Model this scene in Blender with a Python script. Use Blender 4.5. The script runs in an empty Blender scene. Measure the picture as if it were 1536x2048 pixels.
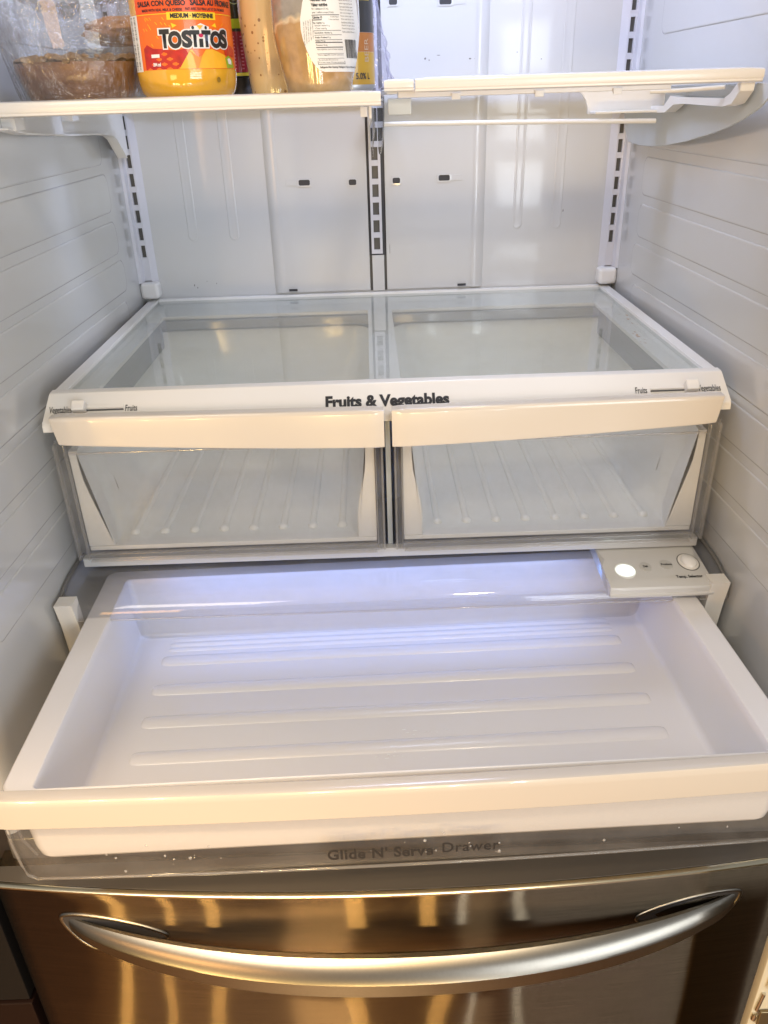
import bpy, bmesh, math, random
from mathutils import Vector, Matrix, noise
random.seed(7)
PI = math.pi
sc = bpy.context.scene
COL = sc.collection

# ------------------------------------------------------------------ camera
cam_d = bpy.data.cameras.new('camera')
cam = bpy.data.objects.new('camera', cam_d)
COL.objects.link(cam)
R = [(0.99937791, -0.02092906, -0.02838597), (-0.03486961, -0.46583548, -0.88418404), (0.00528195, 0.88462381, -0.46627548)]
m = Matrix(((R[0][0], -R[1][0], -R[2][0]), (R[0][1], -R[1][1], -R[2][1]), (R[0][2], -R[1][2], -R[2][2]))).to_4x4()
m.translation = (-0.0143, -1.3739, 0.2952)
cam.matrix_world = m
cam_d.sensor_fit = 'HORIZONTAL'
cam_d.sensor_width = 36
cam_d.lens = 1575.4 / 1536 * 36
cam_d.shift_x = 0.0018
cam_d.clip_start = 0.02
cam_d.clip_end = 60
sc.camera = cam

# ------------------------------------------------------------------ world and lamps
w = bpy.data.worlds.new('World'); sc.world = w
w.use_nodes = True
bg = w.node_tree.nodes['Background']
bg.inputs[0].default_value = (0.92, 0.95, 1.0, 1)
bg.inputs[1].default_value = 0.25
sc.view_settings.view_transform = 'Standard'
sc.view_settings.look = 'None'
sc.view_settings.exposure = 0.0
sc.view_settings.gamma = 1.0
sc.render.film_transparent = False
try:
    sc.cycles.use_denoising = True
    sc.cycles.denoiser = 'OPENIMAGEDENOISE'
except Exception:
    pass
sc.cycles.max_bounces = 14
sc.cycles.transparent_max_bounces = 40
sc.cycles.diffuse_bounces = 6
sc.cycles.glossy_bounces = 6
sc.cycles.sample_clamp_indirect = 6

def area(name, loc, target, sx, sy, power, color, spread=180):
    d = bpy.data.lights.new(name, 'AREA')
    d.shape = 'RECTANGLE'; d.size = sx; d.size_y = sy; d.energy = power; d.color = color
    d.spread = math.radians(spread)
    o = bpy.data.objects.new(name, d); COL.objects.link(o)
    o.location = loc
    o.rotation_euler = (Vector(target) - Vector(loc)).to_track_quat('-Z', 'Y').to_euler()
    return o
# daylight from a window behind and to the right of the photographer
for zz in (-0.20, 0.16, 0.52, 0.88):        # window split into four strips to band its reflections in the liner
    area('window_daylight', (1.55, -3.5, zz), (0, -0.5, zz * .5 - .1), 1.7, 0.24, 11.5, (0.90, 0.95, 1.0))
# warm kitchen ceiling lamps, and two more warm lamps added for effect
area('kitchen_ceiling_lamp', (-0.9, -2.3, 1.45), (0, -0.6, -0.3), 0.9, 0.7, 18, (1.0, 0.88, 0.72))
area('added_warm_low_lamp', (-0.95, -2.3, 0.10), (-0.1, -0.8, -0.3), 0.5, 0.35, 5.5, (1.0, 0.52, 0.18))  # unseen lamp, added low on the left to turn the front bands orange
area('kitchen_pot_lamp', (0.35, -1.9, 1.5), (0.1, -0.7, -0.4), 0.14, 0.14, 9, (1.0, 0.84, 0.62))
area('added_floor_spot', (-0.35, -1.95, 1.4), (-0.30, -1.42, -1.13), 0.25, 0.25, 16, (1.0, 0.68, 0.34), 46)  # unseen spot, added to warm the patch of floor the bands reflect
# slim unseen lamps behind the photographer, added for the vertical streaks in the steel
for k, (xx, ww, pw) in enumerate(((-1.32, .06, 5.5), (-1.05, .05, 3.4), (-0.82, .06, 4.2), (-0.21, .09, 6.5), (0.15, .07, 4.6))):
    area('steel_streak_lamp', (xx, -2.9, -0.80), (xx * .5, -0.8, -0.75), ww, .30, pw, (1.0, 0.66, 0.24))
for k, (xx, ww, pw) in enumerate(((0.30, .03, 1.4), (.54, .04, 1.8))):
    area('steel_streak_lamp', (xx, -2.9, -0.80), (xx * .5, -0.8, -0.75), ww, .30, pw, (0.85, 0.95, 1.0))
# cool lamp in the refrigerator ceiling
area('refrigerator_ceiling_lamp', (0.05, -0.30, 0.70), (0.02, -0.22, 0), 0.35, 0.12, 4.2, (0.58, 0.67, 1.0))
# blue-white lamp of the drawer compartment, under the crisper floor
area('drawer_compartment_lamp', (0.0, -0.530, -0.2405), (0.0, -0.478, -0.320), 0.60, 0.012, 0.27, (0.13, 0.33, 1.0))

# ------------------------------------------------------------------ materials
def mat(name, color, rough=0.4, metal=0.0, coat=0.0, bump=0.0, bscale=40.0, vary=0.0, vscale=6.0, spec=0.5, emit=None, estr=0.0, rvary=0.0):
    m = bpy.data.materials.new(name); m.use_nodes = True
    nt = m.node_tree; b = nt.nodes['Principled BSDF']
    b.inputs['Base Color'].default_value = (*color, 1)
    b.inputs['Roughness'].default_value = rough
    b.inputs['Metallic'].default_value = metal
    b.inputs['Coat Weight'].default_value = coat
    b.inputs['Coat Roughness'].default_value = 0.06
    b.inputs['Specular IOR Level'].default_value = spec
    tc = nt.nodes.new('ShaderNodeTexCoord')
    if bump:
        n = nt.nodes.new('ShaderNodeTexNoise'); n.inputs['Scale'].default_value = bscale; n.inputs['Detail'].default_value = 3
        nt.links.new(tc.outputs['Object'], n.inputs['Vector'])
        bp = nt.nodes.new('ShaderNodeBump'); bp.inputs['Strength'].default_value = bump; bp.inputs['Distance'].default_value = 0.01
        nt.links.new(n.outputs['Fac'], bp.inputs['Height']); nt.links.new(bp.outputs['Normal'], b.inputs['Normal'])
        if coat: nt.links.new(bp.outputs['Normal'], b.inputs['Coat Normal'])
    if vary:
        n = nt.nodes.new('ShaderNodeTexNoise'); n.inputs['Scale'].default_value = vscale; n.inputs['Detail'].default_value = 6
        nt.links.new(tc.outputs['Object'], n.inputs['Vector'])
        mx = nt.nodes.new('ShaderNodeMix'); mx.data_type = 'RGBA'
        mx.inputs[6].default_value = (*[c * (1 - vary) for c in color], 1); mx.inputs[7].default_value = (*[min(1, c * (1 + vary)) for c in color], 1)
        nt.links.new(n.outputs['Fac'], mx.inputs[0]); nt.links.new(mx.outputs[2], b.inputs['Base Color'])
    if rvary:
        n = nt.nodes.new('ShaderNodeTexNoise'); n.inputs['Scale'].default_value = 9; n.inputs['Detail'].default_value = 8
        nt.links.new(tc.outputs['Object'], n.inputs['Vector'])
        mr = nt.nodes.new('ShaderNodeMapRange'); mr.inputs[3].default_value = max(0, rough - rvary); mr.inputs[4].default_value = rough + rvary
        nt.links.new(n.outputs['Fac'], mr.inputs[0]); nt.links.new(mr.outputs[0], b.inputs['Roughness'])
    if emit:
        b.inputs['Emission Color'].default_value = (*emit, 1); b.inputs['Emission Strength'].default_value = estr
    return m

def clear(name, tint=(0.93, 0.94, 0.94), haze=0.03, hazecol=(0.8, 0.82, 0.84), rough=0.03, ior=1.5, bump=0.0, bscale=30, smudge=0.0):
    """clear plastic or glass as a thin sheet: transparent and glossy mixed by Fresnel, a little diffuse haze"""
    m = bpy.data.materials.new(name); m.use_nodes = True
    nt = m.node_tree; nt.nodes.clear()
    out = nt.nodes.new('ShaderNodeOutputMaterial')
    tr = nt.nodes.new('ShaderNodeBsdfTransparent'); tr.inputs[0].default_value = (*tint, 1)
    gl = nt.nodes.new('ShaderNodeBsdfGlossy'); gl.inputs['Roughness'].default_value = rough
    df = nt.nodes.new('ShaderNodeBsdfDiffuse'); df.inputs[0].default_value = (*hazecol, 1)
    fr = nt.nodes.new('ShaderNodeFresnel'); fr.inputs[0].default_value = ior
    geo = nt.nodes.new('ShaderNodeNewGeometry')
    # same reflectance from both faces of the sheet
    iorv = nt.nodes.new('ShaderNodeMix'); iorv.data_type = 'FLOAT'
    iorv.inputs[2].default_value = ior; iorv.inputs[3].default_value = 1 / ior
    nt.links.new(geo.outputs['Backfacing'], iorv.inputs[0]); nt.links.new(iorv.outputs[0], fr.inputs[0])
    m1 = nt.nodes.new('ShaderNodeMixShader'); m1.inputs[0].default_value = haze
    nt.links.new(tr.outputs[0], m1.inputs[1]); nt.links.new(df.outputs[0], m1.inputs[2])
    m2 = nt.nodes.new('ShaderNodeMixShader')
    nt.links.new(fr.outputs[0], m2.inputs[0]); nt.links.new(m1.outputs[0], m2.inputs[1]); nt.links.new(gl.outputs[0], m2.inputs[2])
    nt.links.new(m2.outputs[0], out.inputs[0])
    tc = nt.nodes.new('ShaderNodeTexCoord')
    if smudge:
        n = nt.nodes.new('ShaderNodeTexNoise'); n.inputs['Scale'].default_value = 11; n.inputs['Detail'].default_value = 9; n.inputs['Roughness'].default_value = .7
        nt.links.new(tc.outputs['Object'], n.inputs['Vector'])
        mr = nt.nodes.new('ShaderNodeMapRange'); mr.inputs[1].default_value = .42; mr.inputs[2].default_value = .75; mr.inputs[3].default_value = haze; mr.inputs[4].default_value = haze + smudge
        nt.links.new(n.outputs['Fac'], mr.inputs[0]); nt.links.new(mr.outputs[0], m1.inputs[0])
    if bump:
        n = nt.nodes.new('ShaderNodeTexNoise'); n.inputs['Scale'].default_value = bscale; n.inputs['Detail'].default_value = 4
        nt.links.new(tc.outputs['Object'], n.inputs['Vector'])
        bp = nt.nodes.new('ShaderNodeBump'); bp.inputs['Strength'].default_value = bump; bp.inputs['Distance'].default_value = 0.01
        nt.links.new(n.outputs['Fac'], bp.inputs['Height'])
        nt.links.new(bp.outputs['Normal'], gl.inputs['Normal']); nt.links.new(bp.outputs['Normal'], fr.inputs['Normal'])
    return m

def steel(name, base, rough, aniso, wav=0.0):
    """brushed steel: horizontal brush lines smear the reflections vertically"""
    m = bpy.data.materials.new(name); m.use_nodes = True
    nt = m.node_tree; nt.nodes.clear()
    out = nt.nodes.new('ShaderNodeOutputMaterial')
    b = nt.nodes.new('ShaderNodeBsdfAnisotropic')
    b.inputs['Color'].default_value = (*base, 1); b.inputs['Roughness'].default_value = rough; b.inputs['Anisotropy'].default_value = aniso
    tg = nt.nodes.new('ShaderNodeTangent'); tg.direction_type = 'RADIAL'; tg.axis = 'Z'
    nt.links.new(tg.outputs[0], b.inputs['Tangent']); nt.links.new(b.outputs[0], out.inputs[0])
    tc = nt.nodes.new('ShaderNodeTexCoord')
    n2 = nt.nodes.new('ShaderNodeTexNoise'); n2.inputs['Scale'].default_value = 4.5; n2.inputs['Detail'].default_value = 1
    nt.links.new(tc.outputs['Object'], n2.inputs['Vector'])
    b2 = nt.nodes.new('ShaderNodeBump'); b2.inputs['Strength'].default_value = 1; b2.inputs['Distance'].default_value = wav
    nt.links.new(n2.outputs['Fac'], b2.inputs['Height']); nt.links.new(b2.outputs[0], b.inputs['Normal'])
    mp = nt.nodes.new('ShaderNodeMapping'); mp.inputs['Scale'].default_value = (14, 14, 1500)
    nt.links.new(tc.outputs['Object'], mp.inputs[0])
    n = nt.nodes.new('ShaderNodeTexNoise'); n.inputs['Scale'].default_value = 1; n.inputs['Detail'].default_value = 4
    nt.links.new(mp.outputs[0], n.inputs['Vector'])
    r = nt.nodes.new('ShaderNodeValToRGB'); r.color_ramp.elements[0].color = (*[c * .80 for c in base], 1); r.color_ramp.elements[1].color = (*[c * 1.2 for c in base], 1)
    r.color_ramp.elements[0].position = .3; r.color_ramp.elements[1].position = .7
    nt.links.new(n.outputs['Fac'], r.inputs[0]); nt.links.new(r.outputs[0], b.inputs['Color'])
    n3 = nt.nodes.new('ShaderNodeTexNoise'); n3.inputs['Scale'].default_value = 1100; n3.inputs['Detail'].default_value = 2
    nt.links.new(tc.outputs['Object'], n3.inputs['Vector'])
    mr = nt.nodes.new('ShaderNodeMapRange'); mr.inputs[3].default_value = rough * .9; mr.inputs[4].default_value = rough * 1.15
    nt.links.new(n3.outputs['Fac'], mr.inputs[0]); nt.links.new(mr.outputs[0], b.inputs['Roughness'])
    return m

M = {}
M['liner'] = mat('liner_plastic', (.54, .545, .545), .22, coat=.6, bump=.02, bscale=7)
M['rear'] = mat('rear_liner_plastic', (.60, .60, .59), .24, coat=.6, bump=.03, bscale=6)
M['white'] = mat('white_plastic', (.80, .785, .755), .30, coat=.15, bump=.01, bscale=60)
M['trim'] = mat('cream_white_fascia_plastic', (.80, .77, .72), .28, coat=.3)
M['bar'] = mat('dimmed_bar_plastic', (.66, .60, .525), .22, coat=.5)  # darker than the fascia: dimmer, warmer front light put into the colour
M['tray'] = mat('white_tray_plastic', (.80, .775, .765), .27, coat=.2, bump=.012, bscale=20)
M['bin'] = mat('milky_bin_plastic', (.84, .84, .80), .30, coat=.35, bump=.04, bscale=9)
M['rail'] = mat('rail_plastic', (.62, .62, .66), .3, coat=.2)
M['dark'] = mat('dark_recess', (.035, .035, .04), .5)
M['slot'] = mat('slot_shadow_metal', (.10, .095, .085), .45, metal=.3)
M['cabinet'] = mat('dark_cabinet_metal', (.025, .022, .022), .4)
M['mullion'] = mat('dark_taupe_top_plastic', (.10, .088, .075), .3, coat=.3)
M['ink'] = mat('black_print', (.018, .018, .02), .5)
M['greyink'] = mat('grey_print', (.09, .09, .09), .5)
M['glass'] = clear('shelf_glass', (.965, .975, .965), .06, (.74, .77, .74), .015, 1.5, bump=.012, bscale=6, smudge=.07)
M['clear'] = clear('clear_plastic', (.90, .90, .90), .04, (.72, .72, .72), .04, 1.5, bump=.02, bscale=16, smudge=.08)
M['clearlid'] = clear('clear_lid_plastic', (.91, .91, .92), .05, (.72, .70, .68), .05, 1.45, bump=.03, bscale=10, smudge=.06)
M['edge'] = clear('plastic_sheet_edge', (.92, .91, .90), .14, (.70, .68, .66), .08, 1.5)
M['frost'] = clear('frosted_plastic', (.72, .76, .78), .78, (.64, .68, .70), .12, 1.45)
M['film'] = clear('cling_film', (.95, .95, .95), .015, (.75, .75, .78), .10, 1.9, bump=1.0, bscale=75)
M['skirtg'] = mat('grey_seal', (.16, .155, .15), .4)
M['steel'] = steel('brushed_steel_door', (.175, .133, .088), .16, .90, .0035)
M['steelh'] = mat('satin_steel_handle', (.27, .25, .215), .30, metal=1, vary=.08, vscale=300)
M['steeledge'] = mat('polished_steel_edge', (.80, .72, .52), .22, metal=1)
M['drop'] = clear('water_drop', (.97, .97, .97), .0, (1, 1, 1), .01, 1.5)

# ------------------------------------------------------------------ helpers
ORIGIN = {}
def finish(me, smooth=35):
    me.update()
    if smooth:
        me.shade_smooth()
        try: me.set_sharp_from_angle(angle=math.radians(smooth))
        except Exception: pass
def link(name, me, mt, parent=None, smooth=35):
    """mesh given in place coordinates; its vertices are shifted to the origin of the thing"""
    mts = mt if isinstance(mt, (list, tuple)) else [mt]
    for x in mts: me.materials.append(x)
    o = bpy.data.objects.new(name, me)
    if parent is not None:
        org = ORIGIN[parent.name]
        me.transform(Matrix.Translation(-org)); o.parent = parent
        ORIGIN[o.name] = org
    finish(me, smooth); COL.objects.link(o)
    if smooth:
        wn = o.modifiers.new('weighted_normals', 'WEIGHTED_NORMAL'); wn.keep_sharp = True; wn.weight = 60
    if parent is None: ORIGIN[o.name] = Vector((0, 0, 0))
    return o
def thing(name, loc, label, cat, group=None):
    o = bpy.data.objects.new(name, None); COL.objects.link(o); o.empty_display_size = .02
    o.location = loc; o['label'] = label; o['category'] = cat
    if group: o['group'] = group
    ORIGIN[o.name] = Vector(loc)
    return o
def pydata(name, vs, fs):
    me = bpy.data.meshes.new(name); me.from_pydata([tuple(v) for v in vs], [], fs); me.validate(); return me
def bm_me(name, bm):
    bmesh.ops.recalc_face_normals(bm, faces=bm.faces)
    me = bpy.data.meshes.new(name); bm.to_mesh(me); bm.free(); return me
def abox(bm, x0, x1, y0, y1, z0, z1, bev=0.0, seg=2):
    vs = [bm.verts.new(p) for p in ((x0,y0,z0),(x1,y0,z0),(x1,y1,z0),(x0,y1,z0),(x0,y0,z1),(x1,y0,z1),(x1,y1,z1),(x0,y1,z1))]
    fs = [bm.faces.new([vs[i] for i in q]) for q in ((3,2,1,0),(4,5,6,7),(0,1,5,4),(1,2,6,5),(2,3,7,6),(3,0,4,7))]
    if bev:
        es = set(e for f in fs for e in f.edges)
        bmesh.ops.bevel(bm, geom=list(es), offset=bev, segments=seg, profile=.5, affect='EDGES')
def box(name, b, mt, parent=None, bev=0.0, seg=2):
    bm = bmesh.new(); abox(bm, *b, bev=bev, seg=seg)
    return link(name, bm_me(name, bm), mt, parent)
def loft_into(bm, rings, closed=True, caps=(True, True)):
    rows = [[bm.verts.new(p) for p in r] for r in rings]
    n = len(rows[0])
    for a, b in zip(rows, rows[1:]):
        for i in range(n if closed else n - 1):
            j = (i + 1) % n
            try: bm.faces.new((a[i], a[j], b[j], b[i]))
            except ValueError: pass
    if closed and caps[0]: bm.faces.new(rows[0])
    if closed and caps[1]: bm.faces.new(rows[-1])
    return rows
def loft(name, rings, mt, parent=None, closed=True, caps=(True, True), smooth=35):
    bm = bmesh.new(); loft_into(bm, rings, closed, caps)
    return link(name, bm_me(name, bm), mt, parent, smooth)
def rrect(x0, x1, y0, y1, r, n=6):
    pts = []
    for cx, cy, a0 in ((x1 - r, y0 + r, -90), (x1 - r, y1 - r, 0), (x0 + r, y1 - r, 90), (x0 + r, y0 + r, 180)):
        for k in range(n + 1):
            a = math.radians(a0 + 90 * k / n); pts.append((cx + r * math.cos(a), cy + r * math.sin(a)))
    return pts
def lathe_into(bm, prof, cx, cy, seg=48, mi=None, sx=1.0, sy=1.0, capb=True, capt=True):
    rings = [[(cx + r * sx * math.cos(2 * PI * k / seg), cy + r * sy * math.sin(2 * PI * k / seg), z) for k in range(seg)] for r, z in prof]
    loft_into(bm, rings, True, (capb, capt))
def lathe(name, prof, cx, cy, mt, parent=None, seg=48, sx=1.0, sy=1.0):
    bm = bmesh.new(); lathe_into(bm, prof, cx, cy, seg, None, sx, sy)
    return link(name, bm_me(name, bm), mt, parent, 50)
def tube(name, pts, r, mt, parent=None, seg=12, ry=None):
    rings = []
    for i, p in enumerate(pts):
        p = Vector(p); a = Vector(pts[max(0, i - 1)]); b = Vector(pts[min(len(pts) - 1, i + 1)])
        t = (b - a).normalized(); up = Vector((0, 0, 1)) if abs(t.z) < .9 else Vector((0, 1, 0))
        s = t.cross(up).normalized(); u = s.cross(t)
        rr = r[i] if isinstance(r, (list, tuple)) else r
        rings.append([p + s * rr * math.cos(2 * PI * k / seg) + u * (ry or rr) * math.sin(2 * PI * k / seg) for k in range(seg)])
    return loft(name, rings, mt, parent, smooth=60)
def plate_x(name, poly, x0, x1, mt, parent=None, bev=.0006):
    """polygon in (y, z) given a thickness in x"""
    bm = bmesh.new()
    a = [bm.verts.new((x0, y, z)) for y, z in poly]; b = [bm.verts.new((x1, y, z)) for y, z in poly]
    fa = bm.faces.new(a); fb = bm.faces.new(b[::-1]); n = len(poly)
    for i in range(n): bm.faces.new((a[i], b[i], b[(i + 1) % n], a[(i + 1) % n]))
    bmesh.ops.recalc_face_normals(bm, faces=bm.faces)
    if bev: bmesh.ops.bevel(bm, geom=list(set(list(fa.edges) + list(fb.edges))), offset=bev, segments=1, affect='EDGES')
    bmesh.ops.triangulate(bm, faces=[f for f in bm.faces if len(f.verts) > 4])
    return link(name, bm_me(name, bm), mt, parent, 30)

def text_mesh(s, bold=0.0, spacing=1.0):
    cu = bpy.data.curves.new('lettering', 'FONT'); cu.body = s; cu.size = 1; cu.offset = bold; cu.space_character = spacing
    cu.resolution_u = 4
    ob = bpy.data.objects.new('lettering', cu); COL.objects.link(ob)
    bpy.context.view_layer.update()
    me = bpy.data.meshes.new_from_object(ob)
    bpy.data.objects.remove(ob); bpy.data.curves.remove(cu)
    return me
def lettering(s, mt, parent, fmap, u0, u1, v0, v1, bold=0.0, name='lettering', spacing=1.0, rot=0):
    """text fitted to u0..u1 by v0..v1 (v0 = bottom of the drawn glyph box) and laid on a surface by fmap(u, v)"""
    me = text_mesh(s, bold, spacing)
    xs = [v.co.x for v in me.vertices]; ys = [v.co.y for v in me.vertices]
    if not xs: return None
    ax, bx, ay, by = min(xs), max(xs), min(ys), max(ys)
    for v in me.vertices:
        fu = (v.co.x - ax) / (bx - ax); fv = (v.co.y - ay) / (by - ay)
        if rot == 90: fu, fv = fv, fu; fu = 1 - fu
        v.co = Vector(fmap(u0 + (u1 - u0) * fu, v0 + (v1 - v0) * fv))
    return link(name, me, mt, parent, 0)
def patch(name, fmap, u0, u1, v0, v1, mt, parent, nu=12, nv=2):
    vs = [fmap(u0 + (u1 - u0) * i / nu, v0 + (v1 - v0) * j / nv) for j in range(nv + 1) for i in range(nu + 1)]
    fs = [(j * (nu + 1) + i, j * (nu + 1) + i + 1, (j + 1) * (nu + 1) + i + 1, (j + 1) * (nu + 1) + i) for j in range(nv) for i in range(nu)]
    return link(name, pydata(name, vs, fs), mt, parent)
def poly_patches(name, polys, fmap, mt, parent, sub=2):
    bm = bmesh.new()
    for p in polys:
        f = bm.faces.new([bm.verts.new((x, y, 0)) for x, y in p])
    bmesh.ops.triangulate(bm, faces=bm.faces)
    if sub: bmesh.ops.subdivide_edges(bm, edges=bm.edges, cuts=sub, use_grid_fill=True)
    for v in bm.verts: v.co = Vector(fmap(v.co.x, v.co.y))
    me = bpy.data.meshes.new(name); bm.to_mesh(me); bm.free()
    return link(name, me, mt, parent)

# ------------------------------------------------------------------ floor
def floor_mat():
    m = bpy.data.materials.new('oak_floor'); m.use_nodes = True; nt = m.node_tree; b = nt.nodes['Principled BSDF']
    b.inputs['Roughness'].default_value = .35
    tc = nt.nodes.new('ShaderNodeTexCoord'); mp = nt.nodes.new('ShaderNodeMapping'); mp.inputs['Scale'].default_value = (1.5, 22, 1)
    nt.links.new(tc.outputs['Object'], mp.inputs[0])
    n = nt.nodes.new('ShaderNodeTexNoise'); n.inputs['Scale'].default_value = 2; n.inputs['Detail'].default_value = 8
    nt.links.new(mp.outputs[0], n.inputs['Vector'])
    r = nt.nodes.new('ShaderNodeValToRGB'); r.color_ramp.elements[0].color = (.055, .026, .010, 1); r.color_ramp.elements[1].color = (.15, .075, .030, 1)
    nt.links.new(n.outputs['Fac'], r.inputs[0]); nt.links.new(r.outputs[0], b.inputs['Base Color'])
    return m
bm = bmesh.new()
fv = [bm.verts.new(p) for p in ((-6, -6, -1.13), (6, -6, -1.13), (6, 2, -1.13), (-6, 2, -1.13))]
bm.faces.new(fv)
fl = link('floor', bm_me('floor', bm), floor_mat()); fl['kind'] = 'structure'

# ------------------------------------------------------------------ refrigerator
fr = thing('refrigerator', (0, -.4, -1.13), 'open stainless steel refrigerator with pale grey interior and bottom freezer drawer', 'refrigerator')
ZT, ZF = .76, -.398
def wx(y): return .400 + .020 * min(1, -y / .75)
def side_wall(s):
    ys = [0.012, -.1, -.3, -.5, -.7, -.728]
    prof = [(wx(y), y) for y in ys]
    for k in range(1, 9):                       # rounded front rim turning outwards
        a = k / 8 * PI / 2
        prof.append((wx(-.728) + .018 * (1 - math.cos(a)), -.728 - .030 * math.sin(a)))
    prof.append((.4385, -.758)); prof.append((.4385, -.70)); prof.append((.4385, .012))
    rings = [[(s * x, y, z) for x, y in prof] for z in (ZF - .02, -.2, 0, .2, .4, ZT)]
    return loft('side_wall', rings, M['liner'], fr)
for s in (-1, 1):
    side_wall(s)
    for (z0, z1, y0) in ((.60, .66, -.10), (.52, .58, -.10), (.44, .50, -.10), (.36, .42, -.10), (.218, .292, -.10), (.152, .206, -.094), (.092, .140, -.094), (.034, .082, -.086), (-.026, .022, -.10), (-.086, -.038, -.10), (-.146, -.098, -.10), (-.206, -.158, -.1)):
        bm = bmesh.new()
        lo = rrect(-.70, y0, z0, z1, min(.014, (z1 - z0) / 2 - .001), 5)
        def rg(off, inset):
            cy, cz = (-.70 + y0) / 2, (z0 + z1) / 2
            return [(s * (wx(y) - off), cy + (y - cy) * (1 - inset / .3), cz + (z - cz) * (1 - inset / ((z1 - z0) / 2))) for y, z in lo]
        loft_into(bm, [rg(-.001, 0), rg(.0004, .0004), rg(.0010, .0016), rg(.0011, .003)], True, (False, True))
        link('embossed_pad', bm_me('embossed_pad', bm), M['liner'], fr, 50)
# rear wall with the raised air duct panel and moulded channels
box('rear_wall', (-.402, .402, 0, .012, ZF - .02, ZT), M['rear'], fr)
rings = []
for z in (.003, .009):
    pass
prof = [(-.178, 0.001), (-.170, -.006), (-.158, -.0068), (-.155, -.0045), (-.0145, -.0045), (-.0145, .001)]
loft('air_duct_panel', [[(x, y, z) for x, y in prof] for z in (.004, ZT - .01)], M['rear'], fr, smooth=50)
loft('air_duct_panel', [[(-x, y, z) for x, y in prof] for z in (.004, ZT - .01)], M['rear'], fr, smooth=50)
def channel(x, zb):
    bm = bmesh.new()
    lo = rrect(x - .0085, x + .0085, zb, ZT - .02, .0084, 6)
    def rg(y, ins): 
        cz = (zb + ZT - .02) / 2
        return [(x + (px - x) * (1 - ins / .0085), y, cz + (pz - cz) * (1 - ins / .3)) for px, pz in lo]
    loft_into(bm, [rg(.001, 0), rg(-.0002, .0008), rg(-.0005, .0018), rg(-.0002, .0034), rg(-.0001, .006)], True, (False, True))
    return link('moulded_channel', bm_me('moulded_channel', bm), M['rear'], fr, 60)
for x, zb in ((-.305, .091), (-.237, .090), (.232, .094), (.297, .092)): channel(x, zb)
# ladder rails: slotted strips with a dark back
slot_z = [.079 + .02735 * k for k in range(24)]
def ladder(name, xc, y, wslot, wside, zb, face):
    bm = bmesh.new()
    zt = ZT - .01
    for s in (-1, 1):
        x0 = xc + s * wslot / 2; x1 = xc + s * (wslot / 2 + wside)
        abox(bm, min(x0, x1), max(x0, x1), y, y + .004, zb, zt)
    prev = zb
    for z in slot_z:
        abox(bm, xc - wslot / 2, xc + wslot / 2, y + .0003, y + .004, prev, z - .0095); prev = z + .0095
    abox(bm, xc - wslot / 2, xc + wslot / 2, y + .0003, y + .004, prev, zt)
    r = link(name, bm_me(name, bm), face, fr)
    for z in slot_z:
        b = box('slot', (xc - wslot / 2 + .0002, xc + wslot / 2 - .0002, y + .0035, y + .0039, z - .0094, z + .0094), M['slot'], r)
    return r
ladder('mounting_rail', -.001, -.0065, .0100, .0042, .063, M['rail'])
box('rail_gap', (-.0142, .0142, -.0012, .0005, .060, ZT - .01), M['dark'], fr)
box('rail_foot', (-.0100, .0100, -.0055, .001, .002, .0605), M['rear'], fr, bev=.0006)
box('rail_gap', (-.0142, .0142, -.0008, .0005, .002, .0600), M['slot'], fr)
for s in (-1, 1):
    ladder('mounting_rail', s * .3885, -.0085, .0070, .0027, .032, M['rail'])
    # sloping corner strips either side of the slots
    rings = [[(s * x, y, z) for x, y in ((.3825, -.0085), (.3725, .0005), (.384, .001))] for z in (.030, ZT - .01)]
    loft('rail_flank', rings, M['rail'], fr)
    rings = [[(s * x, y, z) for x, y in ((.3945, -.0085), (.3965, -.020), (.4005, -.024), (.4015, .001))] for z in (.030, ZT - .01)]
    loft('rail_flank', rings, M['rail'], fr)
    # rounded corner cap at the foot of the rail
    bm = bmesh.new(); abox(bm, *sorted((s * .370, s * .4005)), -.026, .001, .004, .0305, bev=.006, seg=4)
    cc = link('corner_cap', bm_me('corner_cap', bm), M['white'], fr, 60)
# small openings in the duct panel
for x, z, wd, hh, side in ((-.115, .1765, .018, .0085, -1), (-.0375, .1748, .012, .0085, 0), (.033, .1752, .012, .0085, 0), (.110, .1770, .018, .0085, 1),
                           (-.115, .4185, .018, .0085, -1), (-.0375, .418, .012, .0085, 0), (.033, .418, .012, .0085, 0), (.110, .4165, .018, .0085, 1)):
    bm = bmesh.new()
    out = rrect(x - wd / 2 - .003, x + wd / 2 + .003, z - hh / 2 - .002, z + hh / 2 + .002, .003, 4)
    inn = rrect(x - wd / 2, x + wd / 2, z - hh / 2, z + hh / 2, .0025, 4)
    loft_into(bm, [[(a, -.0044, c) for a, c in out], [(a, -.0056, c) for a, c in out], [(a, -.0058, c) for a, c in inn], [(a, -.0046, c) for a, c in inn]], True, (False, False))
    e = link('opening_rim', bm_me('opening_rim', bm), M['rear'], fr, 50)
    box('opening', (x - wd / 2, x + wd / 2, -.0049, -.0044, z - hh / 2, z + hh / 2), M['dark'], e)
    if side:
        xs = sorted((x + side * (wd / 2 + .0035), x + side * (wd / 2 + .021)))
        box('opening_ramp', (xs[0], xs[1], -.0053, -.0044, z - hh / 2, z + hh / 2), M['rear'], e, bev=.0003)
for x, z in ((-.146, .006), (.141, .006)):
    box('opening', (x - .007, x + .007, -.0080, -.0060, z, z + .0035), M['dark'], fr)
bm = bmesh.new()
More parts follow.
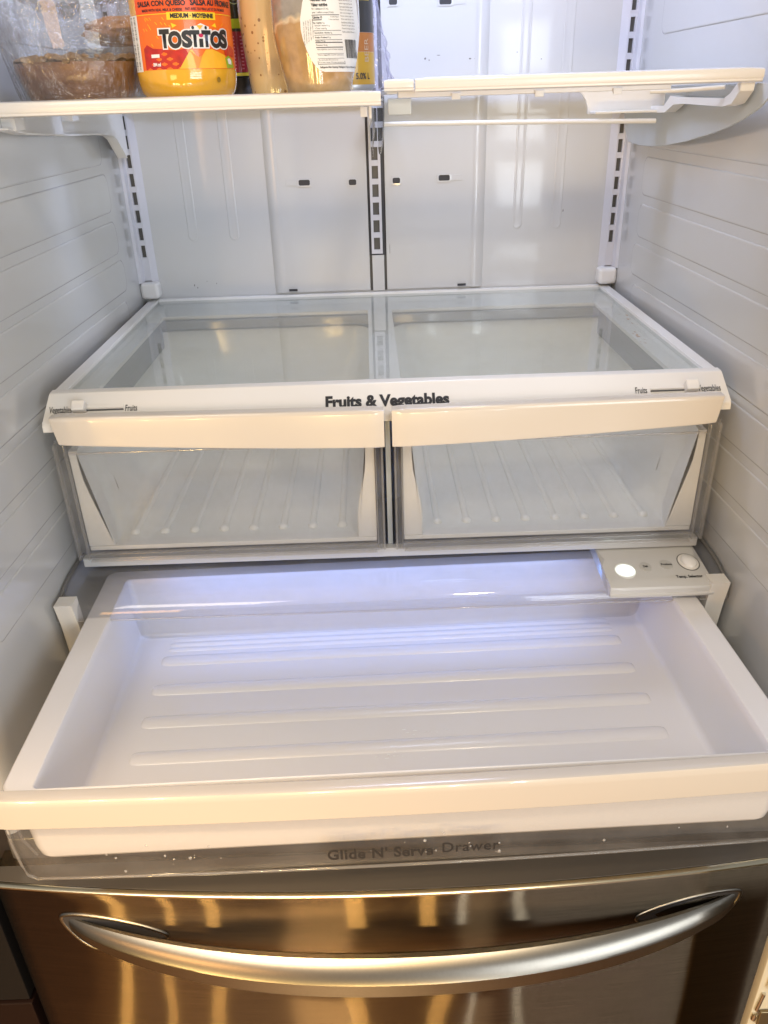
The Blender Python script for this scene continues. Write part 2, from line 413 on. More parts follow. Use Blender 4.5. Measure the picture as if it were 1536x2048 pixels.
for x, z, a, b in ((-.314, .020, .0012, .0022), (-.309, .016, .0008, .0018), (-.276, .022, .0006, .0014), (-.292, .026, .0007, .0007), (.080, .3440, .0016, .0016), (.086, .3420, .0010, .0014), (.100, .3480, .003, .0006),
                   (.148, .3420, .0022, .0012), (.156, .3420, .0018, .0006), (.161, .3410, .0014, .0006), (.307, .1210, .0008, .0022), (.2200, .3490, .0014, .0006), (.2570, .3390, .0012, .0008), (.020, .070, .0004, .008)):
    yy = -.0001 if abs(x) > .16 else -.0047
    vs = [bm.verts.new((x + a * math.cos(q * PI / 4) * random.uniform(.6, 1.2), yy, z + b * math.sin(q * PI / 4) * random.uniform(.6, 1.2))) for q in range(8)]
    bm.faces.new(vs)
o = link('scuff_marks', bm_me('scuff_marks', bm), mat('scuff_grey', (.16, .15, .14), .5), fr, 0); o['kind'] = 'stuff'
box('ceiling_liner', (-.436, .436, -.74, .012, ZT, ZT + .02), M['liner'], fr)
box('liner_floor', (-.436, .436, -.745, .012, ZF - .02, ZF), M['liner'], fr)
# cabinet around the liner
for s in (-1, 1):
    bm = bmesh.new(); abox(bm, *sorted((s * .4395, s * .462)), -.752, .05, -1.10, ZT + .06, bev=.003)
    link('cabinet_side', bm_me('cabinet_side', bm), M['cabinet'], fr)
box('cabinet_top', (-.4390, .4390, -.752, .05, ZT + .021, ZT + .06), M['cabinet'], fr)
box('cabinet_back', (-.4524, .4524, .051, .06, -1.10, ZT + .06), M['cabinet'], fr)
box('mullion', (-.4390, .4390, -.764, -.70, -.462, ZF - .0205), M['mullion'], fr, bev=.004)
box('gasket', (-.4524, .4524, -.772, -.765, -.475, -.455), M['dark'], fr, bev=.002)

# freezer drawer front
def dy(x): return -.8265 + .0285 * (abs(x) / .44) ** 2.0
def steel_front():
    nx = 72; rows = []
    prof = [(0, .0465, -.4500), (0, .0320, -.4500), (0, .0030, -.4500), (0, .0008, -.4508), (0, 0, -.4530)]
    zs = [-.4530, -.470, -.50, -.56, -.62, -.70, -.80, -.90, -1.0, -1.08]
    grid = []
    xs = []
    for k in range(nx + 1): xs.append(-.452 + .904 * k / nx)
    # rounded vertical sides
    def pt(x, off, z):
        ed = max(0, (abs(x) - .440) / .012)
        return (x, dy(x) + off + .010 * (1 - math.sqrt(max(0, 1 - min(1, ed) ** 2))), z)
    bm = bmesh.new()
    rr = []
    for off, z in [(.0465, -.4500), (.034, -.4500), (.0035, -.4500), (.0010, -.4508), (0, -.4530)] + [(0, z) for z in zs[1:]]:
        rr.append([pt(x, off, z) for x in xs])
    loft_into(bm, rr, False)
    # side returns
    for s in (-1, 1):
        a = []
        for z in (-.4500, -1.08):
            y0 = pt(s * .452, 0, z)[1]
            a.append([(s * .452, y0, z), (s * .452, -.775, z)])
        loft_into(bm, a, False)
    return bm_me('door_panel', bm)
fz = link('freezer_drawer', steel_front(), M['steel'], fr, 40)
# bright rolled top edge
nx = 60
edge = []
for k in range(nx + 1):
    x = -.450 + .9 * k / nx
    y = dy(x)
    edge.append([(x, y + .0042, -.4494), (x, y + .0012, -.4496), (x, y - .0009, -.4512), (x, y - .0011, -.4532), (x, y + .0012, -.4540), (x, y + .0042, -.4520)])
loft('top_edge', edge, M['steeledge'], fz)
top = []
for k in range(nx + 1):
    x = -.448 + .896 * k / nx
    top.append([(x, dy(x) + .0050, -.4498), (x, dy(x) + .0052, -.4488), (x, -.7745, -.4488), (x, -.7745, -.4498)])
loft('top_cap', top, M['mullion'], fz)
# curved handle
hr = []
N = 72
for k in range(N + 1):
    t = -1 + 2 * k / N
    x = t * .369 - .003
    e = 1 - abs(t) ** 2.2
    proud = .003 + .047 * e ** .75
    yd = dy(x)
    hh = .020 + .024 * (1 - abs(t) ** 3.0) ** .7
    zt = -.5085 + .0125 * abs(t) ** 2.4
    zb = zt - hh
    th = .006 + .022 * e ** .6
    yf = yd - proud
    yb = yf + th
    pr = [(yb, zt - hh * .12), (yb - th * .15, zt - hh * .02), (yb - th * .35, zt - hh * .01), (yf + th * .40, zt - hh * .10), (yf + th * .18, zt - hh * .24), (yf + th * .04, zt - hh * .38),
          (yf, zt - hh * .43), (yf + th * .005, zt - hh * .46), (yf + th * .07, zb + hh * .06), (yf + th * .15, zb), (yb - th * .15, zb), (yb, zb + hh * .08)]
    hr.append([(x, y, z) for y, z in pr])
loft('handle', hr, M['steelh'], fz, smooth=30)
# leaf-shaped pockets in the door where the handle ends enter it
def leaf(s, grow, dz=0.0):
    pts = []
    pl = [(.374, -.499), (.370, -.4930), (.350, -.4915), (.320, -.4955), (.290, -.5035), (.268, -.5130), (.262, -.5190), (.270, -.5250), (.300, -.5330), (.330, -.5430), (.345, -.5445), (.358, -.5340), (.369, -.5150)]
    cx, cz = .325, -.514
    n = len(pl); out = []
    for i in range(n):
        p0, p1, p2, p3 = pl[i - 1], pl[i], pl[(i + 1) % n], pl[(i + 2) % n]
        for q in range(4):
            t = q / 4
            f = lambda a, b, c, d: .5 * ((2 * b) + (-a + c) * t + (2 * a - 5 * b + 4 * c - d) * t * t + (-a + 3 * b - 3 * c + d) * t ** 3)
            out.append((f(p0[0], p1[0], p2[0], p3[0]), f(p0[1], p1[1], p2[1], p3[1])))
    res = []
    for i, (x, z) in enumerate(out):
        a = out[i - 1]; b = out[(i + 1) % len(out)]
        tx, tz = b[0] - a[0], b[1] - a[1]; L = math.hypot(tx, tz) or 1
        nx_, nz_ = -tz / L, tx / L
        if (x - cx) * nx_ + (z - cz) * nz_ < 0: nx_, nz_ = -nx_, -nz_
        res.append((s * (x + nx_ * grow), z + nz_ * grow))
    return res
for s in (-1, 1):
    bm = bmesh.new()
    def lf(grow, off): return [(x - .004, dy(x) - off, z) for x, z in leaf(s, grow)]
    loft_into(bm, [lf(.0045, -.0005), lf(.0040, .0012), lf(.0030, .0018), lf(.0008, .0016), lf(0, .0002)], True, (False, False))
    bz = link('handle_bezel', bm_me('handle_bezel', bm), M['steeledge'] if 0 else M['steelh'], fz, 60)
    bm = bmesh.new(); loft_into(bm, [lf(.0008, -.0004), lf(.0008, .0006)], True, (False, True))
    bmesh.ops.triangulate(bm, faces=[f for f in bm.faces if len(f.verts) > 4])
    link('handle_pocket', bm_me('handle_pocket', bm), M['dark'], fz, 0)

# ------------------------------------------------------------------ crisper cover shelf
cv = thing('crisper_cover', (0, -.25, -.01), 'glass topped white crisper cover printed Fruits & Vegetables spanning the refrigerator width', 'shelf')
# white lattice frame with two openings
def frame_mesh():
    bm = bmesh.new()
    OX0, OX1 = -.351, -.020
    # upper rim around the glass
    abox(bm, -.3915, -.3765, -.4815, -.004, -.012, 0, .0012)
    abox(bm, .3765, .3915, -.4815, -.004, -.012, 0, .0012)
    abox(bm, -.3764, .3764, -.0115, -.002, -.012, .0005, .0012)
    # lattice under the glass
    for b in ((-.3764, .3764, -.0975, -.0116), (-.3764, .3764, -.4795, -.4755)):
        abox(bm, b[0], b[1], b[2], b[3], -.014, -.0085, .0008)
    for b in ((-.3763, -.350), (-.020, .0185), (.3465, .3763)):
        abox(bm, b[0], b[1], -.4754, -.0976, -.0142, -.0087, .0008)
    return bm_me('frame', bm)
link('frame', frame_mesh(), M['white'], cv)
fas = []
for k in range(25):
    x = -.3925 + .785 * k / 24
    e = abs(x) / .3925
    sl = 0.0
    # the fascia flares a little towards its lower edge
    def X(z): return x * (1 + .012 * min(1, -z / .026))
    pr = [(-.4765, -.0025), (-.4765, .0002), (-.4785, .0008), (-.4885, .0006), (-.4912, -.0006), (-.5165, -.0258), (-.5190, -.0300), (-.5195, -.0365), (-.5165, -.0368), (-.5150, -.0290), (-.4890, -.0050), (-.4765, -.0040)]
    fas.append([(X(z), y, z) for y, z in pr])
fa = loft('front_fascia', fas, M['trim'], cv, smooth=40)
NF = Vector((0, -.705, .709))
def fmap(u, t):      # u along x, t down the slope 0..1 -> 3D just proud of the fascia
    return (u, -.4912 - .0253 * t - .0004, -.0006 - .0252 * t + .0004)
# sliders
for s in (-1, 1):
    x0, x1 = (-.3475, -.3045) if s < 0 else (.306, .346)
    bm = bmesh.new(); abox(bm, x0, x1, -.0008, .0008, -.0016, .0016, bev=.0006)
    rot = Matrix.Rotation(math.radians(45), 4, 'X')
    for v in bm.verts: v.co = Matrix.Translation((0, -.5068, -.0158)) @ rot @ Vector((v.co.x, v.co.y, v.co.z))
    link('slider_slot', bm_me('slider_slot', bm), M['greyink'], fa)
    bm = bmesh.new(); abox(bm, x0, x1, -.0022, .0022, -.0008, .0005, bev=.0004)
    for v in bm.verts: v.co = Matrix.Translation((0, -.5040, -.0124)) @ rot @ Vector((v.co.x, v.co.y, v.co.z))
    link('slider_lip', bm_me('slider_lip', bm), M['trim'], fa)
    kx = -.3545 if s < 0 else .3525
    bm = bmesh.new(); abox(bm, kx - .0075, kx + .0075, -.0062, .0066, -.0035, .0105, bev=.0016, seg=3)
    for v in bm.verts: v.co = Matrix.Translation((0, -.5050, -.0140)) @ rot @ Vector((v.co.x, v.co.y, v.co.z))
    link('slider_knob', bm_me('slider_knob', bm), M['trim'], fa, 60)
lettering('Fruits & Vegetables', M['ink'], fa, fmap, -.0712, .0722, .955, .40, bold=.045)
lettering('Vegetables', M['ink'], fa, fmap, -.3905, -.3645, .75, .45, bold=.010)
lettering('Fruits', M['ink'], fa, fmap, -.3025, -.2888, .68, .46, bold=.010)
lettering('Fruits', M['ink'], fa, fmap, .2885, .3020, .68, .46, bold=.010)
lettering('Vegetables', M['ink'], fa, fmap, .3610, .3875, .75, .45, bold=.010)
bm = bmesh.new()
for x, y in ((.368, -.185), (.369, -.215), (.372, -.240), (.356, -.285), (.357, -.300), (.355, -.325)):
    for k in range(3):
        mt_ = Matrix.Translation((x + random.gauss(0, .003), y + random.gauss(0, .006), -.0082)) @ Matrix.Diagonal((1, random.uniform(1, 3), .3, 1))
        bmesh.ops.create_icosphere(bm, subdivisions=1, radius=random.uniform(.0008, .0022), matrix=mt_)
o = link('dried_spill', bm_me('dried_spill', bm), mat('dried_spill_tan', (.50, .30, .15), .4), cv, 60); o['kind'] = 'stuff'
box('glass_panel', (-.3758, .3758, -.4758, -.0122, -.0078, -.0030), M['glass'], cv, bev=.0008)
box('centre_support', (-.0032, .0032, -.4900, -.10, -.222, -.0146), M['frost'], cv, bev=.0008)
box('base_rail', (-.3950, .3950, -.5020, -.4900, -.2300, -.2170), M['liner'], cv, bev=.0015)
M['skirt'] = mat('gap_shade_skirt', (.20, .21, .215), .3, coat=.3)  # dark grey carries the shade of the gap between frame and bins
for s in (-1, 1):
    for a, b in ((.3545, .3575), (.0160, .0185)):
        bm = bmesh.new(); abox(bm, *sorted((s * a, s * b)), -.4740, -.0990, -.0585 if a > .1 else -.030, -.0150, bev=.0008)
        link('side_skirt', bm_me('side_skirt', bm), M['skirt'], cv)
    bm = bmesh.new(); abox(bm, *sorted((s * .019, s * .354)), -.1010, -.0985, -.030, -.0150, bev=.0008)
    link('rear_skirt', bm_me('rear_skirt', bm), M['skirt'], cv)

# ------------------------------------------------------------------ crisper drawers
def crisper(s):
    lab = ('clear crisper drawer with cream front bar on the left under the glass cover' if s < 0
           else 'clear crisper drawer with cream front bar on the right, above the round temperature knob')
    root = thing('vegetable_crisper', (s * .197, -.3, -.22), lab, 'crisper drawer', 'crisper drawers')
    X = lambda a: s * a
    # front bar, taller towards the middle
    rs = []
    for k in range(33):
        a = .0045 + (.3820 - .0045) * k / 32
        zb = -.0625 + .0150 * ((a - .0045) / .3775) ** 1.4
        yo = -.0035 * math.cos(PI * .5 * a / .39)
        zt = -.0155 + .0025 * (a / .38)
        edge = .0012 if k in (0, 32) else 0
        pr = [(-.5215, zt - edge), (-.5325 + edge, zt - edge), (-.5348 + edge, zt - .0022), (-.5350 + edge, zt - .006), (-.5342 + edge, zb + .002), (-.5325 + edge, zb), (-.5215, zb), (-.5205, zb + .004), (-.5205, zt - .004)]
        aa = a * (1 + .0) + (z_taper := 0)
        rs.append([(X(aa - (.0 if k < 30 else .012 * max(0, (zt - z) / .05) * (k - 29) / 3 * .6)), y + yo, z) for y, z in pr])
    loft('front_bar', rs, M['bar'], root, smooth=45)
    # clear front panel, side edges and foot
    xo, xi = .3955, .0062
    bm = bmesh.new(); abox(bm, *sorted((X(xo - .003), X(xi))), -.5125, -.5100, -.2130, -.0500, bev=.0009)
    w1 = link('front_window', bm_me('front_window', bm), M['clear'], root)
    for a, b in ((xo - .001, xo - .0042), (xo - .013, xo - .0150), (xi + .0005, xi + .0030), (xi + .0085, xi + .0100)):
        bm = bmesh.new(); abox(bm, *sorted((X(a), X(b))), -.5145, -.5070, -.2128, -.0560, bev=.0008)
        link('window_edge', bm_me('window_edge', bm), M['edge'], root)
    for z0, z1 in ((-.2155, -.2135), (-.2050, -.2036)):
        bm = bmesh.new(); abox(bm, *sorted((X(xo - .016), X(xi + .011))), -.5150, -.5085, z0, z1, bev=.0007)
        link('window_edge', bm_me('window_edge', bm), M['edge'], root)
    bm = bmesh.new(); abox(bm, *sorted((X(xo - .018), X(xi + .012))), -.5150, -.5128, -.0680, -.0655, bev=.0006)
    link('window_edge', bm_me('window_edge', bm), M['edge'], root)
    # white inner frame: two waisted cheeks and a sill
    def cheek(side):
        base = xo - .016 if side else xi + .011
        dirn = -1 if side else 1
        prof_ = [(-.0660, .0100 if side else .0115), (-.085, .0103 if side else .0118), (-.105, .0120 if side else .0132), (-.120, .0150 if side else .0160), (-.135, .0190 if side else .0190), (-.150, .0230 if side else .0215), (-.165, .0265 if side else .0232), (-.180, .0295 if side else .0238), (-.1955, .0330 if side else .0238)]
        back = (.0005, .002, .004, .0050, .0060, .0075, .0095, .013, .021) if side else (-.0035, -.003, -.002, .0005, .003, .004, .007, .010, .0170)
        rr = []
        for y, mixf in ((-.5075, 0), (-.5060, 0), (-.4850, .35), (-.4500, .75), (-.4100, 1.0)):
            ins = .0012 if y < -.507 else 0
            rr.append([(X(base), y, z) for z, wd in prof_] + [(X(base + dirn * (wd * (1 - mixf) + back[q] * mixf - ins)), y, prof_[q][0]) for q, (z, wd) in reversed(list(enumerate(prof_)))])
        bm = bmesh.new(); loft_into(bm, rr)
        bmesh.ops.triangulate(bm, faces=[f for f in bm.faces if len(f.verts) > 4])
        link('inner_cheek', bm_me('inner_cheek', bm), M['white'], root, 40)
    cheek(True); cheek(False)
    bm = bmesh.new(); abox(bm, *sorted((X(xo - .016), X(xi + .011))), -.5078, -.4900, -.2022, -.1960, bev=.0014)
    link('inner_sill', bm_me('inner_sill', bm), M['white'], root)
    # milky bin
    lo = lambda x0, x1, y0, y1, r, z: [(X(a), b, z) for a, b in rrect(x0, x1, y0, y1, r, 5)]
    bm = bmesh.new(); rings = []
    def sect(y, t):        # U section, t = 0 front .. 1 back
        e = .012 * t; zt0 = -.0600 + .024 * max(0, (t - .5) / .4)
        z0 = -.1985
        pr = [(.0150, zt0), (.0185, -.100), (.0255 + e, -.160), (.032 + e, -.184), (.040 + e, -.1945), (.052 + e, z0), (.20, z0), (.340 - e, z0), (.352 - e, -.1945), (.360 - e, -.184), (.3670 - e, -.160), (.3720, -.100), (.3760, zt0)]
        return [(X(a), y, z) for a, z in pr]
    for y, t in ((-.5015, 0), (-.40, .2), (-.30, .45), (-.20, .7), (-.14, .9)): rings.append(sect(y, t))
    # curved back wall closing the bin
    for q in range(1, 9):
        a = q / 8 * PI / 2
        base = sect(-.14, .9)
        cx_, zt_ = X(.196), -.0360
        k_ = 1 - .16 * (1 - math.cos(a))
        rings.append([(cx_ + (p[0] - cx_) * k_, -.14 + .055 * math.sin(a) - .0, zt_ + (p[2] - zt_) * (1 - .55 * (1 - math.cos(a)))) for p in base])
    loft_into(bm, rings, False)
    bm.faces.new([v for v in bm.verts][-13:])
    link('bin', bm_me('bin', bm), M['bin'], root, 60)
    # floor ribs with rounded front ends
    me = None
    for k in range(8):
        x = .062 + k * .0385
        if me is None:
            bm = bmesh.new()
            ring = []
            for y, sc_ in ((-.4765, .2), (-.4750, .80), (-.4715, 1.22), (-.4680, 1.30), (-.464, 1.0), (-.460, .86), (-.20, .8), (-.16, .2)):
                ring.append([(.0052 * sc_ * math.cos(a), y + .3, -.0002 + .0042 * sc_ * math.sin(a) + .0215) for a in [PI * q / 8 for q in range(9)]])
            loft_into(bm, ring, False)
            me = bm_me('floor_rib', bm); me.materials.append(M['bin']); finish(me, 60)
        o = bpy.data.objects.new('floor_rib', me); COL.objects.link(o); o.parent = root
        o.location = (X(x) - s * .197, 0, 0)
    return root
crisper(-1); crisper(1)

# ------------------------------------------------------------------ clear lid over the wide drawer with the control box
ld = thing('drawer_lid', (0, -.3, -.24), 'clear curved lid with temperature control box above the wide pulled-out drawer', 'lid')
lp = [(-.06, -.2320), (-.30, -.2320), (-.465, -.2320), (-.495, -.2322), (-.520, -.2335), (-.540, -.2365), (-.555, -.2415), (-.5650, -.2480), (-.5700, -.2560), (-.5715, -.2640)]
th = .0022
rs = []
for x in [-.4075 + .815 * k / 24 for k in range(25)]:
    rs.append([(x, y, z) for y, z in lp] + [(x, y + (.0020 if y < -.53 else 0), z - (th if y > -.555 else .0008)) for y, z in reversed(lp)])
loft('lid_sheet', rs, M['clearlid'], ld, smooth=60)
tube('lid_front_edge', [(x, -.5718, -.2648) for x in (-.4075, -.2, 0, .2, .4075)], .0013, M['edge'], ld, 8)
tube('lid_rear_edge', [(x, -.4665, -.2312) for x in (-.4000, -.2, 0, .2, .4000)], .0016, M['edge'], ld, 8)
for s in (-1, 1):
    tube('lid_end_seal', [(s * (wx(y) - .0042), y, z + .0004) for y, z in lp[2:]], .0022, M['skirtg'], ld, 8)
    # guide posts at each end of the lid
    x0, x1 = (-.4095, -.3880) if s < 0 else (.3865, .4085)
    rr = []
    for (y, z, ex) in ((-.5700, -.2385, .002), (-.5690, -.2370, 0), (-.5500, -.2372, 0)):
        pass
    bm = bmesh.new()
    # tapering bar that leans back down the wall
    a = [(x0, -.5800, -.2365), (x1, -.5800, -.2365), (x1, -.5590, -.2365), (x0, -.5590, -.2365)]
    b = [(x0, -.5730, -.2700), (x1, -.5730, -.2700), (x1, -.556, -.2700), (x0, -.556, -.2700)]
    c = [(x0 + s * .002, -.5640, -.3300), (x1 + s * .000, -.5640, -.3300), (x1, -.552, -.3300), (x0 + s * .002, -.552, -.3300)]
    loft_into(bm, [c, b, a])
    bmesh.ops.bevel(bm, geom=[e for e in bm.edges if e.calc_face_angle(0) > .6], offset=.0025, segments=3, profile=.5, affect='EDGES')
    link('guide_post', bm_me('guide_post', bm), M['trim'], ld, 50)
# control box
def cz(y):   # lid height at y
    for (ya, za), (yb, zb) in zip(lp, lp[1:]):
        if yb <= y <= ya: return za + (zb - za) * (y - ya) / (yb - ya)
    return lp[-1][1]
cb = []
ys = [-.468, -.490, -.515, -.535, -.550, -.560, -.567]
topz = lambda y: -.2306 - .0004 + (-.0085) * ((-.468 - y) / .1) ** 1.6
for k in range(13):
    x = .2650 + .1265 * k / 12
    sk = .004 * (1 - k / 12)
    e = .0012 if k in (0, 12) else 0
    r = [(x, y - sk * 0, topz(y) + .0010 - e) for y in ys]
    r += [(x, -.5760 + e, topz(-.567) - .0020), (x, -.5775 + e, topz(-.567) - .0045), (x, -.5765 + e, -.2500), (x, -.5790 + e, -.2515), (x, -.5780 + e, -.2545), (x, -.570, -.2555), (x, -.50, -.2500), (x, -.468, -.2440)]
    cb.append(r)
M['silver'] = mat('silver_grey_panel', (.60, .59, .565), .28, coat=.4)
cbx = loft('control_box', cb, M['silver'], ld, smooth=40)
def cmap(u, v): return (u, v, topz(v) + .0014)
def disc(name, x, y, rx, ry, h, mt, parent, n=28, dome=0.0):
    bm = bmesh.new()
    rg = lambda f, z: [(x + rx * f * math.cos(2 * PI * k / n), y + ry * f * math.sin(2 * PI * k / n), topz(y + ry * f * math.sin(2 * PI * k / n)) + .0010 + z) for k in range(n)]
    loft_into(bm, [rg(1, 0), rg(1, h * .7), rg(.94, h), rg(.5, h + dome * .75), rg(.05, h + dome)], True, (False, True))
    return link(name, bm_me(name, bm), mt, parent, 50)
M['lit'] = mat('lit_button', (.75, .74, .70), .3, emit=(.86, 1.0, .93), estr=1.0)
nt_ = M['lit'].node_tree; ge = nt_.nodes.new('ShaderNodeNewGeometry'); vd = nt_.nodes.new('ShaderNodeVectorMath'); vd.operation = 'DISTANCE'
vd.inputs[1].default_value = (.2905, -.546, -.2370); nt_.links.new(ge.outputs['Position'], vd.inputs[0])
mr_ = nt_.nodes.new('ShaderNodeMapRange'); mr_.interpolation_type = 'SMOOTHERSTEP'; mr_.inputs[1].default_value = .0045; mr_.inputs[2].default_value = .0150; mr_.inputs[3].default_value = 4.0; mr_.inputs[4].default_value = .0
nt_.links.new(vd.outputs['Value'], mr_.inputs[0]); nt_.links.new(mr_.outputs[0], nt_.nodes['Principled BSDF'].inputs['Emission Strength'])
M['button'] = mat('grey_button', (.50, .49, .46), .4)
disc('lit_button', .2905, -.546, .0125, .0155, .0005, M['lit'], cbx, n=56, dome=.0006)
b1 = disc('button', .3175, -.540, .0070, .0090, .0007, M['button'], cbx)
b2 = disc('button', .3445, -.5375, .0078, .0095, .0007, M['button'], cbx)
lettering('Deli', M['ink'], b1, lambda u, v: (u, v, topz(v) + .0020), .3145, .3203, -.5420, -.5378, bold=.03)
lettering('Produce', M['ink'], b2, lambda u, v: (u, v, topz(v) + .0020), .3378, .3512, -.5393, -.5350, bold=.03)
# round knob in a dark ring
kx, ky = .3735, -.5330
disc('knob_ring', kx, ky, .0135, .0175, .0003, M['slot'], cbx)
disc('knob_seat', kx, ky, .0124, .0162, .0006, M['trim'], cbx)
disc('knob', kx + .0005, ky - .001, .0092, .0120, .0042, M['white'], cbx, dome=.0022)
lettering('Temp. Selector', M['ink'], cbx, cmap, .3490, .3815, -.5655, -.5585, bold=.03)

# ------------------------------------------------------------------ wide pull-out drawer
dr = thing('wide_drawer', (0, -.65, -.345), 'wide white pull-out drawer with ribbed tray and clear front marked Glide N Serve', 'drawer')
dr['label'] = "wide pulled-out white drawer with ribbed tray, clear front lettered Glide N' Serve Drawer"
def tl(x, y0, y1, r, z, bow=0.0): 
    out = []
    for a, b in rrect(-x, x, y0, y1, r, 6):
        if bow and b < (y0 + y1) / 2: b -= bow * (1 - (a / x) ** 2)
        out.append((a, b, z))
    return out
bm = bmesh.new()
loft_into(bm, [tl(.350, -.822, -.494, .012, -.3605), tl(.3625, -.8310, -.484, .014, -.3598), tl(.3660, -.8325, -.478, .014, -.3560), tl(.3685, -.8330, -.475, .014, -.3450), tl(.3715, -.8330, -.460, .012, -.2695),
               tl(.3760, -.8380, -.456, .012, -.2700), tl(.3775, -.8385, -.455, .012, -.2660), tl(.3765, -.8380, -.456, .012, -.2625), tl(.3745, -.836, -.458, .012, -.2618),
               tl(.3490, -.8355, -.476, .006, -.2618), tl(.3475, -.8345, -.4775, .006, -.2628), tl(.3450, -.8330, -.480, .007, -.2700),
               tl(.3390, -.824, -.490, .010, -.3200), tl(.3375, -.820, -.494, .012, -.3370), tl(.3355, -.8160, -.497, .012, -.3415), tl(.3325, -.812, -.501, .012, -.3438), tl(.328, -.806, -.506, .012, -.3448)], True, (True, True))
link('tray', bm_me('tray', bm), M['tray'], dr, 70)
for i, yv in enumerate((-.5030, -.5140, -.5250, -.5480, -.6050, -.6620, -.7190, -.7700)):
    hw = .300 if i > 2 else .296
    bm = bmesh.new(); rings = []
    W_ = .0105 if i > 2 else .0042; H_ = .0036 if i > 2 else .0018
    for t, sc_ in ((-1, .05), (-.996, .45), (-.985, .8), (-.965, .97), (-.94, 1), (.94, 1), (.965, .97), (.985, .8), (.996, .45), (1, .05)):
        rings.append([(t * hw, yv + W_ * (.5 + .5 * sc_) * math.cos(a), -.3450 + H_ * sc_ * math.sin(a) ** 1.4) for a in [PI * q / 12 for q in range(13)]])
    loft_into(bm, rings, False)
    link('tray_rib', bm_me('tray_rib', bm), M['tray'], dr, 80)
# front band, slightly bowed
def fy(x): return -.8505 - .0075 * (1 - (x / .39) ** 2)
rs = []
for k in range(49):
    x = -.388 + .776 * k / 48
    e = .0015 if k in (0, 48) else 0
    y = fy(x)
    pr = [(y + .014, -.2700), (y + .014, -.2606), (y + .0125, -.2598 - e), (y + .0040, -.2596 - e), (y + .0012, -.2608 - e), (y + .0000 + e, -.2640), (y - .0002 + e, -.2690), (y + .0010 + e, -.2965), (y + .0022 + e, -.2982), (y + .0090, -.2982), (y + .0095, -.2720)]
    rs.append([(x, a, b) for a, b in pr])
loft('front_band', rs, M['bar'], dr, smooth=40)
# clear outer bin
def clr(inset, y0, y1, r, z):
    return [(a, b, z) for a, b in rrect(-.3690 + inset, .3690 - inset, y0, y1, r, 8)]
cl = []
for z, ins in ((-.2990, 0), (-.320, .0005), (-.350, .0020), (-.372, .0045), (-.379, .007), (-.3830, .011), (-.3850, .018)):
    loop = []
    for a, b in rrect(-.3835 + ins, .3835 - ins, -.8430 + ins * .45, -.50, .014, 6):
        if b < -.7: b -= .0070 * (1 - (a / .39) ** 2)
        loop.append((a, b, z))
    cl.append(loop)
ob = loft('clear_bin', cl, M['clear'], dr, caps=(False, True), smooth=60)
# thick moulded edge where front meets the foot
pts = [(-.3690 + .738 * k / 30, -.8372 - .0070 * (1 - ((-.3690 + .738 * k / 30) / .39) ** 2), -.3812) for k in range(31)]
tube('bin_edge', pts, .0016, M['edge'], dr, 8)
for s in (-1, 1):
    tube('bin_edge', [(s * .3825, -.8370, -.3000), (s * .3820, -.8370, -.335), (s * .3800, -.8368, -.362), (s * .3765, -.8372, -.376), (s * .3690, -.8374, -.3812)], .0016, M['edge'], dr, 8)
    tube('bin_edge', [(s * .3820, -.822, -.3000), (s * .3815, -.820, -.345), (s * .375, -.815, -.374)], .0014, M['edge'], dr, 8)
def cfm(u, v): return (u, -.8442 - .0072 * (1 - (u / .39) ** 2) - .0004, v)
lettering("Glide N' Serve", M['ink'], dr, cfm, -.0790, .0235, -.3600, -.3450, bold=.030, spacing=1.1)
lettering("Drawer", M['ink'], dr, cfm, .0325, .0880, -.3572, -.3435, bold=.014, spacing=1.1)
# water drops clinging to the clear front
bm = bmesh.new()
for k in range(30):
    x = random.choice((random.uniform(-.34, .34), random.gauss(.06, .05), random.gauss(-.24, .05)))
    x = max(-.34, min(.34, x)); z = -.352 + random.gauss(0, .009) ; z = max(-.376, min(-.31, z))
    r = random.choice((.0006, .0009, .0012, .0017)) * random.uniform(.8, 1.1)
    y = cfm(x, z)[1]
    mt = Matrix.Translation((x, y, z)) @ Matrix.Diagonal((1, .5, random.uniform(.9, 1.3), 1))
    bmesh.ops.create_icosphere(bm, subdivisions=2, radius=r, matrix=mt)
o = link('water_drops', bm_me('water_drops', bm), clear('water_drops', (.85, .85, .85), .22, (.9, .9, .9), .03, 2.0), dr, 80); o['kind'] = 'stuff'
# dried white marks on the tray floor
bm = bmesh.new()
for cx_, cy_ in ((.010, -.664), (-.015, -.735), (.03, -.70)):
    for k in range(13):
        mt = Matrix.Translation((cx_ + random.gauss(0, .014), cy_ + random.gauss(0, .003), -.3436)) @ Matrix.Diagonal((random.uniform(1, 3.5), 1, .35, 1))
        bmesh.ops.create_icosphere(bm, subdivisions=1, radius=random.uniform(.0004, .0010), matrix=mt)
o = link('dried_specks', bm_me('dried_specks', bm), mat('dried_specks', (.9, .9, .88), .3, coat=.6), dr, 80); o['kind'] = 'stuff'
dr.rotation_euler = (0, 0, math.radians(1.1))

